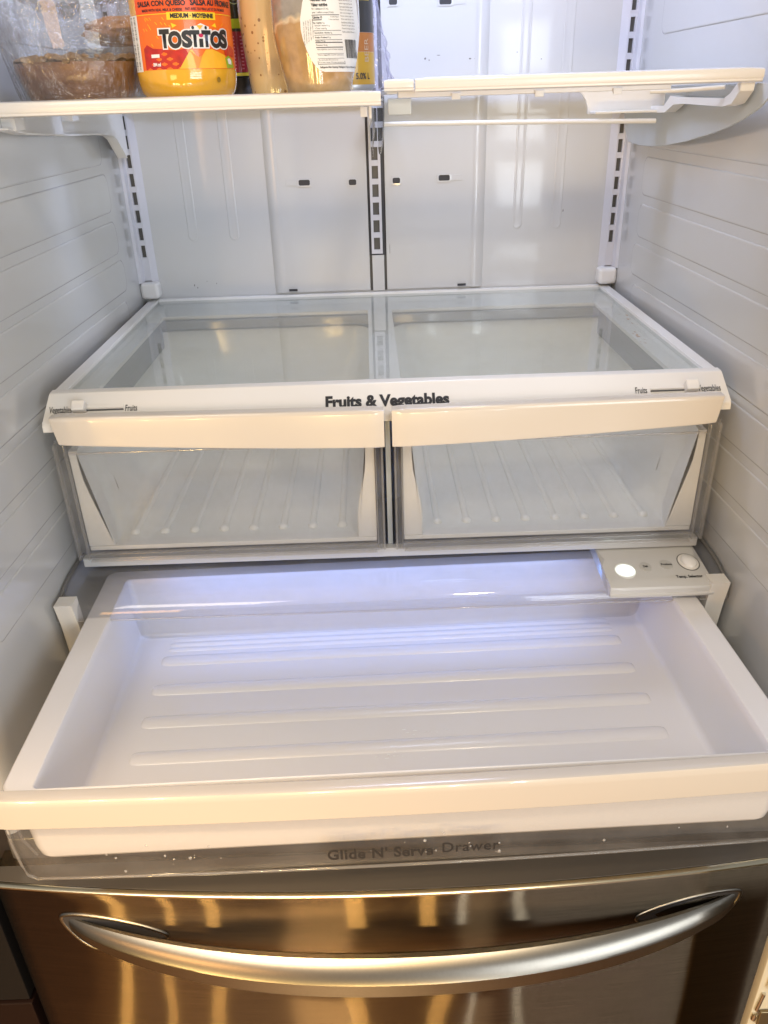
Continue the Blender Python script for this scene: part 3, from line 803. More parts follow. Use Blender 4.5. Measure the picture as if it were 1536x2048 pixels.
# ------------------------------------------------------------------ upper left shelf
sl = thing('glass_shelf', (-.2, -.25, .29), 'upper left glass shelf with thick white front rail, carrying the jar and bottles', 'shelf')
def rail_sweep(name, x0, x1, yf, zt, zb, mt, parent, n=20, depth=.014):
    rs = []
    for k in range(n + 1):
        x = x0 + (x1 - x0) * k / n; e = .0010 if k in (0, n) else 0
        h = zt - zb
        pr = [(yf + depth, zt - .001), (yf + depth - .002, zt - e), (yf + .005, zt - e), (yf + .0015, zt - .0012 - e), (yf + e, zt - .004), (yf + e, zb + h * .34), (yf + .0012 + e, zb + h * .22), (yf + .0010 + e, zb + .0012), (yf + .0030, zb), (yf + depth - .002, zb + e), (yf + depth, zb + .001)]
        rs.append([(x, a, b) for a, b in pr])
    return loft(name, rs, mt, parent, smooth=40)
rail_sweep('front_rail', -.3925, .0022, -.500, .3012, .2872, M['trim'], sl)
box('glass_panel', (-.389, -.001, -.4875, -.015, .2925, .2965), M['glass'], sl, bev=.0006)
box('rear_rail', (-.389, -.001, -.0145, -.008, .2890, .3010), M['white'], sl, bev=.001)
for s, xx in ((-1, -.387), (1, -.0085)):
    poly = [(-.015, .290), (-.015, .226), (-.040, .223), (-.066, .224), (-.085, .237), (-.105, .251), (-.125, .257), (-.17, .260), (-.30, .2635), (-.44, .2705), (-.484, .2760), (-.4855, .2868), (-.30, .2900)]
    plate_x('support_arm', poly, xx - .0015, xx + .0015, M['white'], sl)
    if s < 0:
        rs = []
        for (y, z) in poly[3:11]:
            rs.append([(xx, y, z + .0018), (xx + .013, y, z + .0018), (xx + .013, y, z), (xx, y, z)])
        loft('arm_flange', rs, M['white'], sl)
        box('arm_clip', (xx + .0015, xx + .016, -.47, -.445, .2745, .2868), M['white'], sl, bev=.001)
        box('arm_clip', (xx + .0015, xx + .016, -.29, -.265, .2790, .2868), M['white'], sl, bev=.001)
box('shelf_clip', (-.0185, -.0115, -.484, -.470, .2775, .2868), M['white'], sl, bev=.0008)
poly = [(-.02, .280), (-.02, .215), (-.05, .214), (-.11, .232), (-.40, .262), (-.44, .285)]
plate_x('clear_hook', poly, -.0045, -.0030, M['clear'], sl)

# ------------------------------------------------------------------ upper right folding shelf
sr = thing('folding_shelf', (.2, -.25, .30), 'upper right folding shelf with white front rail, hanging bar and curved side panel', 'shelf')
rail_sweep('front_rail', .0062, .0358, -.4800, .3104, .2990, M['trim'], sr, 6)
rail_sweep('front_rail', .0372, .3860, -.4840, .3112, .2978, M['trim'], sr, 20)
box('glass_panel', (.008, .3845, -.4675, -.015, .3020, .3060), M['glass'], sr, bev=.0006)
# under frame
for b in ((.0085, .384, -.030, -.014, .2975, .3018), (.0085, .0200, -.466, -.0305, .2970, .3018), (.0205, .300, -.466, -.450, .2935, .3016)):
    box('under_frame', b, M['white'], sr, bev=.001)
for x in (.075, .16, .24):
    box('frame_tab', (x, x + .009, -.4690, -.4665, .2905, .2965), M['white'], sr, bev=.0006)
# side bracket with cut-outs
poly = [(-.012, .3016), (-.012, .2660), (-.235, .2665), (-.262, .2675), (-.290, .2765), (-.330, .2775), (-.440, .2755), (-.462, .2785), (-.4780, .2900), (-.4790, .2975),
        (-.470, .2975), (-.455, .2880), (-.440, .2832), (-.300, .2845), (-.275, .2860), (-.255, .2745), (-.060, .2735), (-.045, .2800), (-.045, .2950), (-.10, .2965), (-.46, .2980), (-.46, .3016)]
plate_x('side_bracket', poly, .3660, .3800, M['white'], sr, bev=0)
rs = []
for t in range(13):
    a = t / 12 * PI / 2
    x = .283 + .0 * t
poly2 = [(.384, .2965), (.262, .2965), (.270, .2935), (.278, .285), (.282, .2690), (.300, .2670), (.384, .2670)]
bm = bmesh.new()
loft_into(bm, [[(x, -.205, zlow), (x, -.205, .2966), (x, -.200, .2966), (x, -.200, zlow)] for x, zlow in ((.262, .2962), (.268, .2945), (.274, .290), (.279, .283), (.2815, .2755), (.283, .2668), (.384, .2668))])
link('rear_web', bm_me('rear_web', bm), M['white'], sr, 30)
box('under_frame', (.2850, .3650, -.2350, -.2055, .2672, .2700), M['white'], sr, bev=.0008)
tube('under_strut', [(.300, -.40, .2915), (.33, -.41, .2920), (.366, -.440, .2940)], .0022, M['white'], sr, 8)
# curved translucent side panel and clear left panel
curve = [(-.030, .262), (-.040, .2400), (-.064, .2240), (-.12, .2215), (-.18, .2235), (-.234, .2275), (-.300, .2350), (-.367, .2450), (-.420, .2545), (-.456, .2635), (-.490, .2745), (-.505, .283), (-.510, .2950), (-.498, .2965), (-.30, .2965), (-.03, .2965)]
plate_x('side_panel', curve, .3835, .3860, M['frost'], sr)
plate_x('side_panel', [(y * .93, z) for y, z in curve], .0046, .0062, M['clear'], sr)
tube('hanging_bar', [(.0070, -.232, .2632), (.12, -.232, .2618), (.25, -.232, .2595), (.3655, -.232, .2570)], .0030, M['white'], sr, 14)
box('end_block', (.0100, .0340, -.4650, -.4520, .2780, .2930), M['frost'], sr, bev=.001)

# ------------------------------------------------------------------ food on the left shelf
ZS = .2968
PH0 = math.radians(11.2)
# cheese dip jar
jx, jy = -.1985, -.4240
jar = thing('dip_jar', (jx, jy, ZS), 'yellow cheese dip jar with orange label lettered Tostitos salsa con queso medium', 'jar')
M['queso'] = mat('cheese_dip', (.80, .42, .03), .12, coat=1, vary=.12, vscale=60, bump=.02, bscale=80)
jp = [(.030, ZS), (.040, ZS + .0006), (.0455, ZS + .004), (.0490, ZS + .010), (.0505, ZS + .018), (.0512, ZS + .026), (.0500, ZS + .030), (.0500, ZS + .1140), (.0500, ZS + .118), (.0470, ZS + .126), (.0400, ZS + .132), (.0380, ZS + .135), (.0380, ZS + .141)]
lathe('glass_body', jp, jx, jy, M['queso'], jar, 72)
M['lidblack'] = mat('black_lid', (.02, .02, .022), .35)
lathe('lid', [(.0395, ZS + .1405), (.0405, ZS + .1415), (.0405, ZS + .155), (.0390, ZS + .1565)], jx, jy, M['lidblack'], jar, 48)
JR = .0504
def jm(off=0.0):
    def f(px, v):      # label coordinates in hundredths measured round the jar: px 266..520 , v 0..145
        c = 370.0 + (v - 100) * .03
        ph = PH0 + (px - c) / 103.0 * 1.0
        z = .3062 + (184 - v) * .000423
        r = JR + off
        return (jx + r * math.sin(ph), jy - r * math.cos(ph), z)
    return f
def asn(px): # visible pixel to unrolled label coordinate
    t = max(-.98, min(.98, (px - 370) / 103.0)); return 370 + 103 * math.asin(t)
C = lambda r, g, b, n, **k: mat(n, (r, g, b), k.pop('rough', .38), **k)
orange = C(.90, .17, .01, 'orange_label', vary=.06, vscale=30, coat=.4)
orange2 = C(.86, .10, .01, 'deep_orange_label', coat=.4)
yellow = C(.92, .62, .02, 'yellow_label', coat=.4)
chip = C(.90, .47, .03, 'chip_yellow', vary=.12, vscale=90, coat=.3)
chip2 = C(.72, .27, .01, 'chip_shadow_print')
red = C(.52, .02, .01, 'salsa_red', vary=.5, vscale=160, coat=.4)
whitep = C(.85, .85, .84, 'white_print')
lb = patch('label', jm(.0002), asn(283), asn(283) + 265, 140, -30, orange, jar, 44, 4)
L0 = asn(283)
patch('label_band', jm(.0004), L0, L0 + 265, 29, -30, orange2, lb, 44, 3)
patch('label_band', jm(.0005), asn(341), asn(436), 41, 26, yellow, lb, 18, 1)
patch('label_line', jm(.0005), L0, L0 + 265, 29.6, 28.2, yellow, lb, 40, 1)
poly_patches('printed_salsa', [[(asn(290), 139), (asn(290), 96), (asn(297), 88), (asn(308), 96), (asn(330), 98), (asn(352), 102), (asn(372), 98), (asn(380), 118), (asn(372), 139)]], jm(.0004), red, lb, 3)
poly_patches('printed_chip', [[(asn(357), 139), (asn(380), 102), (asn(384), 100), (asn(395), 118), (asn(400), 139)]], jm(.0006), chip, lb, 3)
poly_patches('printed_chip', [[(asn(393), 139), (asn(404), 112), (asn(412), 100), (asn(424), 100), (asn(433), 116), (asn(449), 112), (asn(456), 138.5)]], jm(.00075), chip, lb, 3)
poly_patches('printed_shadow', [[(asn(390), 139), (asn(386), 114), (asn(380), 103), (asn(397), 116), (asn(404), 112), (asn(394), 139)]], jm(.0009), chip2, lb, 3)
poly_patches('printed_pepper', [[(asn(452), 139), (asn(449), 118), (asn(456), 112), (asn(463), 120), (asn(466), 138)]], jm(.0009), C(.30, .45, .03, 'green_pepper_print', vary=.4, vscale=200), lb, 2)
poly_patches('printed_pepper', [[(asn(455), 130), (asn(453), 120), (asn(457), 117), (asn(461), 123), (asn(461), 131)]], jm(.0011), whitep, lb, 1)
poly_patches('printed_tomato', [[(asn(449), 112), (asn(449), 96), (asn(455), 90), (asn(463), 92), (asn(468), 100), (asn(467), 116), (asn(458), 112)]], jm(.0008), red, lb, 2)
# light rays
rays = []
for k in range(34):
    x = random.uniform(290, 345) if k % 3 else random.uniform(435, 466); v = random.uniform(34, 90)
    if 318 < x < 456 and v > 52: continue
    dx = 4 if x < 400 else -3
    rays.append([(asn(x), v), (asn(x) + .8, v - .5), (asn(x) + dx + .8, v + 5), (asn(x) + dx, v + 5.4)])
poly_patches('printed_rays', rays, jm(.0006), yellow, lb, 0)['kind'] = 'stuff'
for tri in ([(348, 47), (359, 52), (350, 57)], [(434, 47), (426, 53), (436, 56)]):
    poly_patches('printed_chip', [[(asn(a), b) for a, b in tri]], jm(.0008), yellow, lb, 1)
lettering('SALSA CON QUESO', M['ink'], lb, jm(.0008), asn(289), asn(379), 15.5, 3, bold=.04)
lettering('SALSA AU FROMAGE', M['ink'], lb, jm(.0008), asn(388), asn(388) + 108, 13.5, 1, bold=.04)
lettering('MADE WITH REAL MILK & CHEESE', M['ink'], lb, jm(.0008), asn(296), asn(372), 24, 18.5, bold=.03)
lettering('FAIT AVEC DU VRAI LAIT ET DU FROMAGE', M['ink'], lb, jm(.0008), asn(378), asn(378) + 92, 23, 17.5, bold=.03)
lettering('MEDIUM · MOYENNE', M['ink'], lb, jm(.0009), asn(348), asn(431), 38, 28.5, bold=.05)
# big logo: white backing, black letters
logo = [('T', 324, 343, 59, 97), ('O', 340, 366, 63, 98), ('S', 366, 386, 62, 97), ('T', 382, 401, 62, 96), ('I', 399.5, 407, 79, 96), ('T', 405, 423, 62, 96), ('O', 421, 443, 63, 98), ('S', 440, 455, 59, 98)]
for ch, a, b, t, bt in logo:
    lettering(ch, whitep, lb, jm(.0010), asn(a) - 3.4, asn(b) + 3.4, bt + 2.6, t - 2.6, bold=.11)
    lettering(ch, M['ink'], lb, jm(.0013), asn(a), asn(b), bt, t, bold=.06)
poly_patches('printed_backing', [[(asn(384), 66), (asn(384), 55), (asn(396), 53), (asn(405), 48), (asn(416), 53), (asn(421), 55), (asn(420), 68), (asn(412), 90), (asn(392), 90)]], jm(.0008), whitep, lb, 2)
for a in (389, 414):
    poly_patches('printed_dot', [[(asn(a) + 2.6 * math.cos(q * PI / 6), 57 + 3.6 * math.sin(q * PI / 6)) for q in range(12)]], jm(.0015), M['ink'], lb, 0)
poly_patches('printed_chip', [[(asn(396), 52), (asn(409), 52.5), (asn(402.5), 61)]], jm(.0015), chip, lb, 0)
poly_patches('printed_dot', [[(asn(403.5) + 4.6 * math.cos(q * PI / 8), 72.5 + 3.8 * math.sin(q * PI / 8)) for q in range(16)]], jm(.0015), C(.55, .01, .09, 'magenta_print'), lb, 0)
lettering('394 ml', whitep, lb, jm(.0010), asn(306), asn(321), 133, 125, bold=.05)
patch('label_tag', jm(.0008), asn(304), asn(320), 115, 108, whitep, lb, 4, 1)
patch('side_label', jm(.0004), 370 - 142, 370 - 103, 143, 28, whitep, jar, 8, 2)
bars = []
for k in range(40):
    v = 31 + k * 2.7; h_ = random.uniform(.6, 1.8)
    bars.append([(236, v), (236, v + h_), (260, v + h_), (260, v)])
poly_patches('printed_bars', bars, jm(.0007), M['greyink'], jar, 0)
poly_patches('herb_fleck', [[(asn(432) + 4.5 * math.cos(q * PI / 6), 163 + 6 * math.sin(q * PI / 6)) for q in range(12)]], jm(.0012), C(.30, .17, .02, 'herb_brown', vary=.5, vscale=300), jar, 0)

# second: slim black and magenta bottle between
bx, by = -.1535, -.345
sb = thing('sauce_bottle', (bx, by, ZS), 'slim black and magenta bottle between the cheese dip jar and the cream sauce bottle', 'bottle')
lathe('cap', [(.0150, ZS), (.0180, ZS + .001), (.0180, ZS + .006), (.0130, ZS + .012), (.0120, ZS + .022)], bx, by, M['lidblack'], sb, 32)
lathe('body', [(.0115, ZS + .0222), (.0165, ZS + .0230), (.0165, ZS + .1500), (.010, ZS + .158)], bx, by, mat('black_shrink_wrap', (.02, .025, .02), .3, coat=.6), sb, 40)
def bmf(off):
    def f(u, z):
        ph = math.radians(8) + u / .0165; r = .0165 + off
        return (bx + r * math.sin(ph), by - r * math.cos(ph), ZS + z)
    return f
patch('body_band', bmf(.0002), -.024, .024, .0235, .0265, C(.75, .70, .08, 'lime_ring'), sb, 14, 1)
mg = patch('body_band', bmf(.0002), -.024, .024, .0270, .0660, C(.34, .015, .05, 'magenta_wrap', coat=.5), sb, 14, 1)
poly_patches('printed_lines', [[(-.013, .030 + k * .0034), (.012, .030 + k * .0034), (.012, .0312 + k * .0034), (-.013, .0312 + k * .0034)] for k in range(10)], bmf(.0004), C(.70, .30, .45, 'pink_print'), mg, 2)
patch('body_band', bmf(.0002), -.024, .024, .0690, .0780, C(.45, .60, .03, 'green_wrap'), sb, 14, 1)
ringp = []
for q in range(24):
    a, b = 2 * PI * q / 24, 2 * PI * (q + 1) / 24
    for r0, r1 in ((.0092, .0086), (.0066, .0062)):
        ringp.append([(r0 * math.cos(a), .104 + r0 * 1.4 * math.sin(a)), (r0 * math.cos(b), .104 + r0 * 1.4 * math.sin(b)), (r1 * math.cos(b), .104 + r1 * 1.4 * math.sin(b)), (r1 * math.cos(a), .104 + r1 * 1.4 * math.sin(a))])
poly_patches('printed_ring', ringp, bmf(.0005), C(.45, .60, .40, 'pale_green_print'), sb, 0)
lettering('HOT', C(.45, .60, .40, 'pale_green_print'), sb, bmf(.0005), -.005, .005, .100, .108, bold=.04) if 0 else None

# cream sauce bottle with brown specks
def speckled(name, base, spot, thr, scale):
    m = mat(name, base, .16, coat=.8, vary=.10, vscale=25)
    nt = m.node_tree; b = nt.nodes['Principled BSDF']; tc = [n for n in nt.nodes if n.type == 'TEX_COORD'][0]
    vo = nt.nodes.new('ShaderNodeTexVoronoi'); vo.inputs['Scale'].default_value = scale; vo.inputs['Randomness'].default_value = 1
    nt.links.new(tc.outputs['Object'], vo.inputs['Vector'])
    no = nt.nodes.new('ShaderNodeTexNoise'); no.inputs['Scale'].default_value = scale * .22
    nt.links.new(tc.outputs['Object'], no.inputs['Vector'])
    mm = nt.nodes.new('ShaderNodeMath'); mm.operation = 'MULTIPLY'; nt.links.new(no.outputs['Fac'], mm.inputs[0]); mm.inputs[1].default_value = thr
    lt = nt.nodes.new('ShaderNodeMath'); lt.operation = 'LESS_THAN'; nt.links.new(vo.outputs['Distance'], lt.inputs[0]); nt.links.new(mm.outputs[0], lt.inputs[1])
    src = b.inputs['Base Color'].links[0].from_socket
    mx = nt.nodes.new('ShaderNodeMix'); mx.data_type = 'RGBA'; nt.links.new(lt.outputs[0], mx.inputs[0]); nt.links.new(src, mx.inputs[6]); mx.inputs[7].default_value = (*spot, 1)
    nt.links.new(mx.outputs[2], b.inputs['Base Color'])
    return m
cx1, cy1 = -.1080, -.3900
c1 = thing('sauce_bottle', (cx1, cy1, ZS), 'cream coloured sauce bottle with brown specks right of the cheese dip jar', 'bottle')
lathe('body', [(.020, ZS), (.0265, ZS + .001), (.0290, ZS + .006), (.0305, ZS + .020), (.0335, ZS + .045), (.0360, ZS + .075), (.0360, ZS + .12), (.030, ZS + .145), (.016, ZS + .165), (.015, ZS + .175)], cx1, cy1, speckled('cream_sauce', (.66, .50, .27), (.30, .18, .08), .34, 130), c1, 56)
lathe('cap', [(.0165, ZS + .1755), (.018, ZS + .177), (.018, ZS + .20), (.012, ZS + .204)], cx1, cy1, M['lidblack'], c1, 32)

# clear bottle of tan sauce with a white nutrition label
def tan_mat():
    m = mat('tan_sauce', (.52, .33, .15), .14, coat=1, bump=.03, bscale=40)
    nt = m.node_tree; b = nt.nodes['Principled BSDF']; tc = [n for n in nt.nodes if n.type == 'TEX_COORD'][0]
    sp = nt.nodes.new('ShaderNodeSeparateXYZ'); nt.links.new(tc.outputs['Object'], sp.inputs[0])
    no = nt.nodes.new('ShaderNodeTexNoise'); no.inputs['Scale'].default_value = 38; no.inputs['Detail'].default_value = 3; nt.links.new(tc.outputs['Object'], no.inputs['Vector'])
    ma = nt.nodes.new('ShaderNodeMath'); ma.operation = 'MULTIPLY_ADD'; nt.links.new(no.outputs['Fac'], ma.inputs[0]); ma.inputs[1].default_value = .035; nt.links.new(sp.outputs['Z'], ma.inputs[2])
    r = nt.nodes.new('ShaderNodeValToRGB'); cr = r.color_ramp
    cr.elements[0].position = .0; cr.elements[0].color = (.50, .38, .20, 1)
    e = cr.elements.new(.30); e.color = (.50, .31, .14, 1)
    e = cr.elements.new(.585); e.color = (.52, .32, .14, 1)
    e = cr.elements.new(.610); e.color = (.74, .60, .40, 1)
    e = cr.elements.new(.640); e.color = (.36, .32, .27, 1)
    cr.elements[-1].position = 1; cr.elements[-1].color = (.40, .37, .33, 1)
    sc_ = nt.nodes.new('ShaderNodeMath'); sc_.operation = 'MULTIPLY'; sc_.inputs[1].default_value = 7.5
    nt.links.new(ma.outputs[0], sc_.inputs[0]); nt.links.new(sc_.outputs[0], r.inputs[0])
    n2 = nt.nodes.new('ShaderNodeTexNoise'); n2.inputs['Scale'].default_value = 70; n2.inputs['Detail'].default_value = 5; nt.links.new(tc.outputs['Object'], n2.inputs['Vector'])
    mx = nt.nodes.new('ShaderNodeMix'); mx.data_type = 'RGBA'; mx.blend_type = 'OVERLAY'; mx.inputs[0].default_value = .45
    nt.links.new(r.outputs[0], mx.inputs[6]); nt.links.new(n2.outputs['Fac'], mx.inputs[7])
    nt.links.new(mx.outputs[2], b.inputs['Base Color'])
    return m
cx2, cy2 = -.0600, -.4480
c2 = thing('sauce_bottle', (cx2, cy2, ZS), 'clear round-bellied bottle of tan sauce with white nutrition facts label', 'bottle')
BP = [(.024, 0), (.0310, .0012), (.0325, .004), (.0345, .012), (.0375, .024), (.0402, .036), (.0425, .048), (.0438, .058), (.0440, .070), (.0438, .085), (.043, .10), (.040, .125), (.030, .150), (.016, .168), (.0155, .178)]
lathe('body', [(r, ZS + z) for r, z in BP], cx2, cy2, tan_mat(), c2, 64)
lathe('cap', [(.017, ZS + .1785), (.019, ZS + .180), (.019, ZS + .20), (.014, ZS + .203)], cx2, cy2, M['white'], c2, 32)
def rad(z):
    for (r0, z0), (r1, z1) in zip(BP, BP[1:]):
        if z0 <= z <= z1: return r0 + (r1 - r0) * (z - z0) / (z1 - z0)
    return .04
def nmf(off):
    def f(px, v):           # px across (pixels from the bottle axis at 636), v down
        z = .0085 + (183 - v) * .000432
        ph = math.radians(3.5) + math.asin(max(-.985, min(.985, (px - 636) / 88.0 * .044 / rad(z))))
        r = rad(z) + off
        return (cx2 + r * math.sin(ph), cy2 - r * math.cos(ph), ZS + z)
    return f
rows = []
edgeL = [(-25, 622), (0, 619), (20, 612), (50, 606), (70, 606), (90, 609), (110, 615), (130, 623), (142, 631), (150, 639), (153, 648)]
edgeR = [(-25, 712), (0, 712), (20, 716), (50, 718.5), (70, 719), (90, 718.5), (110, 718), (130, 716), (142, 714), (150, 712), (153, 708)]
def itp(tab, v):
    for (a, x), (b, y) in zip(tab, tab[1:]):
        if a <= v <= b: return x + (y - x) * (v - a) / (b - a)
    return tab[-1][1]
vv = [-25 + 178 * k / 40 for k in range(41)]
f = nmf(.0004); vs = []
for v in vv:
    a, b = itp(edgeL, v), itp(edgeR, v)
    for i in range(17): vs.append(f(a + (b - a) * i / 16, v))
nl = link('nutrition_label', pydata('nutrition_label', vs, [(j * 17 + i, j * 17 + i + 1, (j + 1) * 17 + i + 1, (j + 1) * 17 + i) for j in range(40) for i in range(16)]), whitep, c2)
g = nmf(.0008)
lean = lambda px, v: (px + (v - 80) * .085, v)
def bar(x0, x1, v0, v1): return [lean(x0 + (x1 - x0) * k / 6, v0 - (x0 + (x1 - x0) * k / 6 - 630) * .01) for k in range(7)] + [lean(x0 + (x1 - x0) * k / 6, v1 - (x0 + (x1 - x0) * k / 6 - 630) * .01) for k in range(6, -1, -1)]
polys = [bar(631, 683, 8.6, 9.4), bar(631, 683, 43.5, 44.6), bar(631, 649, 52.4, 53.8), bar(631, 683, 73, 73.7), bar(631, 683, 81.4, 82.1), bar(631, 683, 90.5, 91.2), bar(631, 683, 95.3, 96.8), bar(631, 683, 104.6, 106), bar(631, 683, 117, 117.6), bar(631, 683, 126.5, 127.1), bar(631, 683, 137.4, 138.2)]
for xx in (630.6, 682.6): polys.append([lean(xx, 8.6), lean(xx + .8, 8.6), lean(xx + .8, 138.2), lean(xx, 138.2)])
for k in range(17): 
    xx = 688 + k * 1.35; polys.append([lean(xx, 90), lean(xx + random.choice((.5, .8, 1.0)), 90), lean(xx + random.choice((.5, .9)), 126), lean(xx, 126)])
poly_patches('printed_table', polys, g, M['ink'], nl, 0)
gl_ = lambda u, v: g(*lean(u, v))
for s_, x0, x1, v1, v0, bo in (('Nutrition Facts', 633, 662, 18.5, 12, .03), ('Valeur nutritive', 633, 663, 28, 21, .03), ('Per 1 tablespoon (15 mL)', 633, 664, 35, 30.5, 0), ('pour 1 cuillere a soupe (15 mL)', 633, 673, 41.5, 37, 0),
                        ('Calories 15', 632, 650, 50.5, 46, .03), ('% Daily Value*', 666, 682, 49, 46, 0), ('% valeur quotidienne*', 662, 682, 54, 51, 0), ('Fat / Lipides 1 g', 632, 653, 61, 57, .02), ('Saturated / satures 0.1 g', 634, 662, 66, 62, 0), ('+ Trans / trans 0 g', 634, 656, 71.5, 67.5, 0),
                        ('Carbohydrate / Glucides 1 g', 632, 665, 79.5, 76, .02), ('Protein / Proteines 0.1 g', 632, 661, 88.5, 84.5, .02), ('Sodium 75 mg', 632, 650, 94.5, 91.8, .02), ('Potassium 10 mg', 632, 653, 103, 99, 0),
                        ('Not a significant source of other nutrients', 633, 682, 111, 107.5, 0), ('Source negligeable d autres nutriments', 633, 682, 121.5, 118.5, 0), ('5% or less is a little, 15% or more is a lot', 633, 670, 131, 128.2, 0), ('5% ou moins c est peu, 15% ou plus c est beaucoup', 633, 681, 136, 133, 0),
                        ('Refrigerate After Opening / Refrigerer Apres Ouverture', 634, 707, 146.5, 141.5, .02)):
    lettering(s_, M['ink'], nl, gl_, x0, x1, v1, v0, bold=bo)
words = 'water canola oil tahini lemon juice garlic salt sugar spices vinegar sesame mustard soy citric acid natural flavour xanthan gum'.split()
for k in range(15):
    random.shuffle(words)
    wl = ' '.join(words[:4])[:24]
    lettering(wl.capitalize(), M['greyink'], nl, gl_, 685.5 if k > 2 else 636, 711, 6.2 + (k - 2) * 5.9, 2.8 + (k - 2) * 5.9)
for k in range(5):
    lettering(' '.join(words[k:k + 4]), M['greyink'], nl, g, 611 + k * 4.2, 613.6 + k * 4.2, 100 - k * 3, 55 - k, rot=90)

# beer can behind
kx_, ky_ = -.0310, -.2650
can = thing('drink_can', (kx_, ky_, ZS), 'ochre and black beer can standing behind the bottle with the nutrition label', 'can')
lathe('body', [(.020, ZS), (.024, ZS + .0015), (.031, ZS + .010), (.031, ZS + .145), (.026, ZS + .154)], kx_, ky_, mat('can_metal', (.55, .55, .55), .3, metal=.9), can, 48)
def kmf(off):
    def f(u, z):
        ph = u / .031; r = .031 + off
        return (kx_ + r * math.sin(ph), ky_ - r * math.cos(ph), ZS + z)
    return f
patch('can_print', kmf(.0002), -.040, .044, .012, .046, C(.46, .27, .01, 'ochre_print', coat=.6), can, 20, 1)
patch('can_print', kmf(.0002), -.040, .044, .0462, .066, C(.36, .13, .02, 'copper_print', coat=.6), can, 20, 1)
patch('can_print', kmf(.0002), -.040, .044, .0662, .140, C(.02, .02, .02, 'black_can_print', coat=.6), can, 20, 1)
lettering('5.0% L', M['ink'], can, kmf(.0005), .008, .0275, .0175, .0245, bold=.03)
lettering('BEER', C(.45, .35, .25, 'pale_print'), can, kmf(.0005), .0205, .0265, .036, .060, rot=90)
patch('can_print', kmf(.0004), .004, .03, .098, .112, C(.60, .50, .04, 'yellow_print'), can, 8, 1)

# glass bowl of brown spread under cling film
ox, oy = -.3150, -.3900
bw = thing('food_bowl', (ox, oy, ZS), 'clear bowl of brown spread covered in crumpled cling film left of the yellow jar', 'bowl')
def sup(cx_, cy_, ax, ay, z, n=56, p=2.6):
    out = []
    for k in range(n):
        a = 2 * PI * k / n; c, s_ = math.cos(a), math.sin(a)
        out.append((cx_ + ax * math.copysign(abs(c) ** (2 / p), c), cy_ + ay * math.copysign(abs(s_) ** (2 / p), s_), z))
    return out
def spread_mat():
    m = mat('brown_spread', (.16, .075, .035), .35, coat=.7, bump=.12, bscale=70)
    nt = m.node_tree; b = nt.nodes['Principled BSDF']; tc = [n for n in nt.nodes if n.type == 'TEX_COORD'][0]
    no = nt.nodes.new('ShaderNodeTexNoise'); no.inputs['Scale'].default_value = 16; no.inputs['Detail'].default_value = 8; nt.links.new(tc.outputs['Object'], no.inputs['Vector'])
    r = nt.nodes.new('ShaderNodeValToRGB'); r.color_ramp.elements[0].position = .3; r.color_ramp.elements[0].color = (.13, .052, .022, 1)
    r.color_ramp.elements[1].position = .72; r.color_ramp.elements[1].color = (.36, .16, .055, 1)
    nt.links.new(no.outputs['Fac'], r.inputs[0]); nt.links.new(r.outputs[0], b.inputs['Base Color'])
    return m
M['spread'] = spread_mat()
bm = bmesh.new()
loft_into(bm, [sup(ox, oy, .050, .055, ZS + .0030), sup(ox, oy, .0560, .062, ZS + .0045), sup(ox, oy, .0595, .065, ZS + .012), sup(ox - .001, oy, .0625, .0675, ZS + .022), sup(ox - .002, oy, .0650, .0700, ZS + .033), sup(ox - .002, oy, .0645, .0695, ZS + .0385)], True, (True, False))
link('spread', bm_me('spread', bm), M['spread'], bw, 60)
# crumbly top
bm = bmesh.new()
n1, n2 = 10, 64
rings = []
for i in range(n1):
    fct = 1 - i / n1
    rr = []
    for k, p in enumerate(sup(ox - .002, oy, .0650 * fct, .070 * fct, 0, n2)):
        h = noise.fractal(Vector((p[0] * 60, p[1] * 60, 1.3)), 1, 2, 4) * .006
        rr.append((p[0], p[1], ZS + .039 + h + (.004 if fct < .95 else 0)))
    rings.append(rr)
loft_into(bm, rings, True, (False, True))
link('spread_crust', bm_me('spread_crust', bm), mat('pale_crust', (.42, .26, .12), .6, vary=.35, vscale=120, bump=.6, bscale=160), bw, 60)
bm = bmesh.new()
for k in range(70):
    a = random.uniform(0, 2 * PI); rr = random.uniform(.80, .99)
    p = (ox - .002 + .0645 * rr * math.cos(a), oy + .0695 * rr * math.sin(a))
    mt = Matrix.Translation((p[0], p[1], ZS + .0410 + random.uniform(-.003, .004))) @ Matrix.Rotation(random.uniform(0, 6), 4, 'Z') @ Matrix.Diagonal((1.6, 1, .8, 1))
    bmesh.ops.create_icosphere(bm, subdivisions=1, radius=random.uniform(.0016, .0045), matrix=mt)
for v in bm.verts: v.co += Vector((random.gauss(0, .0004), random.gauss(0, .0004), random.gauss(0, .0004)))
o = link('crust_crumbs', bm_me('crust_crumbs', bm), bpy.data.materials['pale_crust'], bw, 60); o['kind'] = 'stuff'
M['bowlglass'] = clear('bowl_glass', (.94, .94, .93), .015, (.7, .7, .7), .02, 1.5, bump=.03, bscale=14)
bm = bmesh.new()
loft_into(bm, [sup(ox, oy, .052, .057, ZS + .0005), sup(ox, oy, .0590, .065, ZS + .0025), sup(ox, oy, .0620, .0670, ZS + .010), sup(ox - .001, oy, .0660, .0700, ZS + .026), sup(ox - .003, oy, .0700, .0735, ZS + .045), sup(ox - .006, oy, .0755, .0765, ZS + .070), sup(ox - .008, oy, .080, .079, ZS + .100)], True, (True, False))
link('bowl_wall', bm_me('bowl_wall', bm), M['bowlglass'], bw, 60)
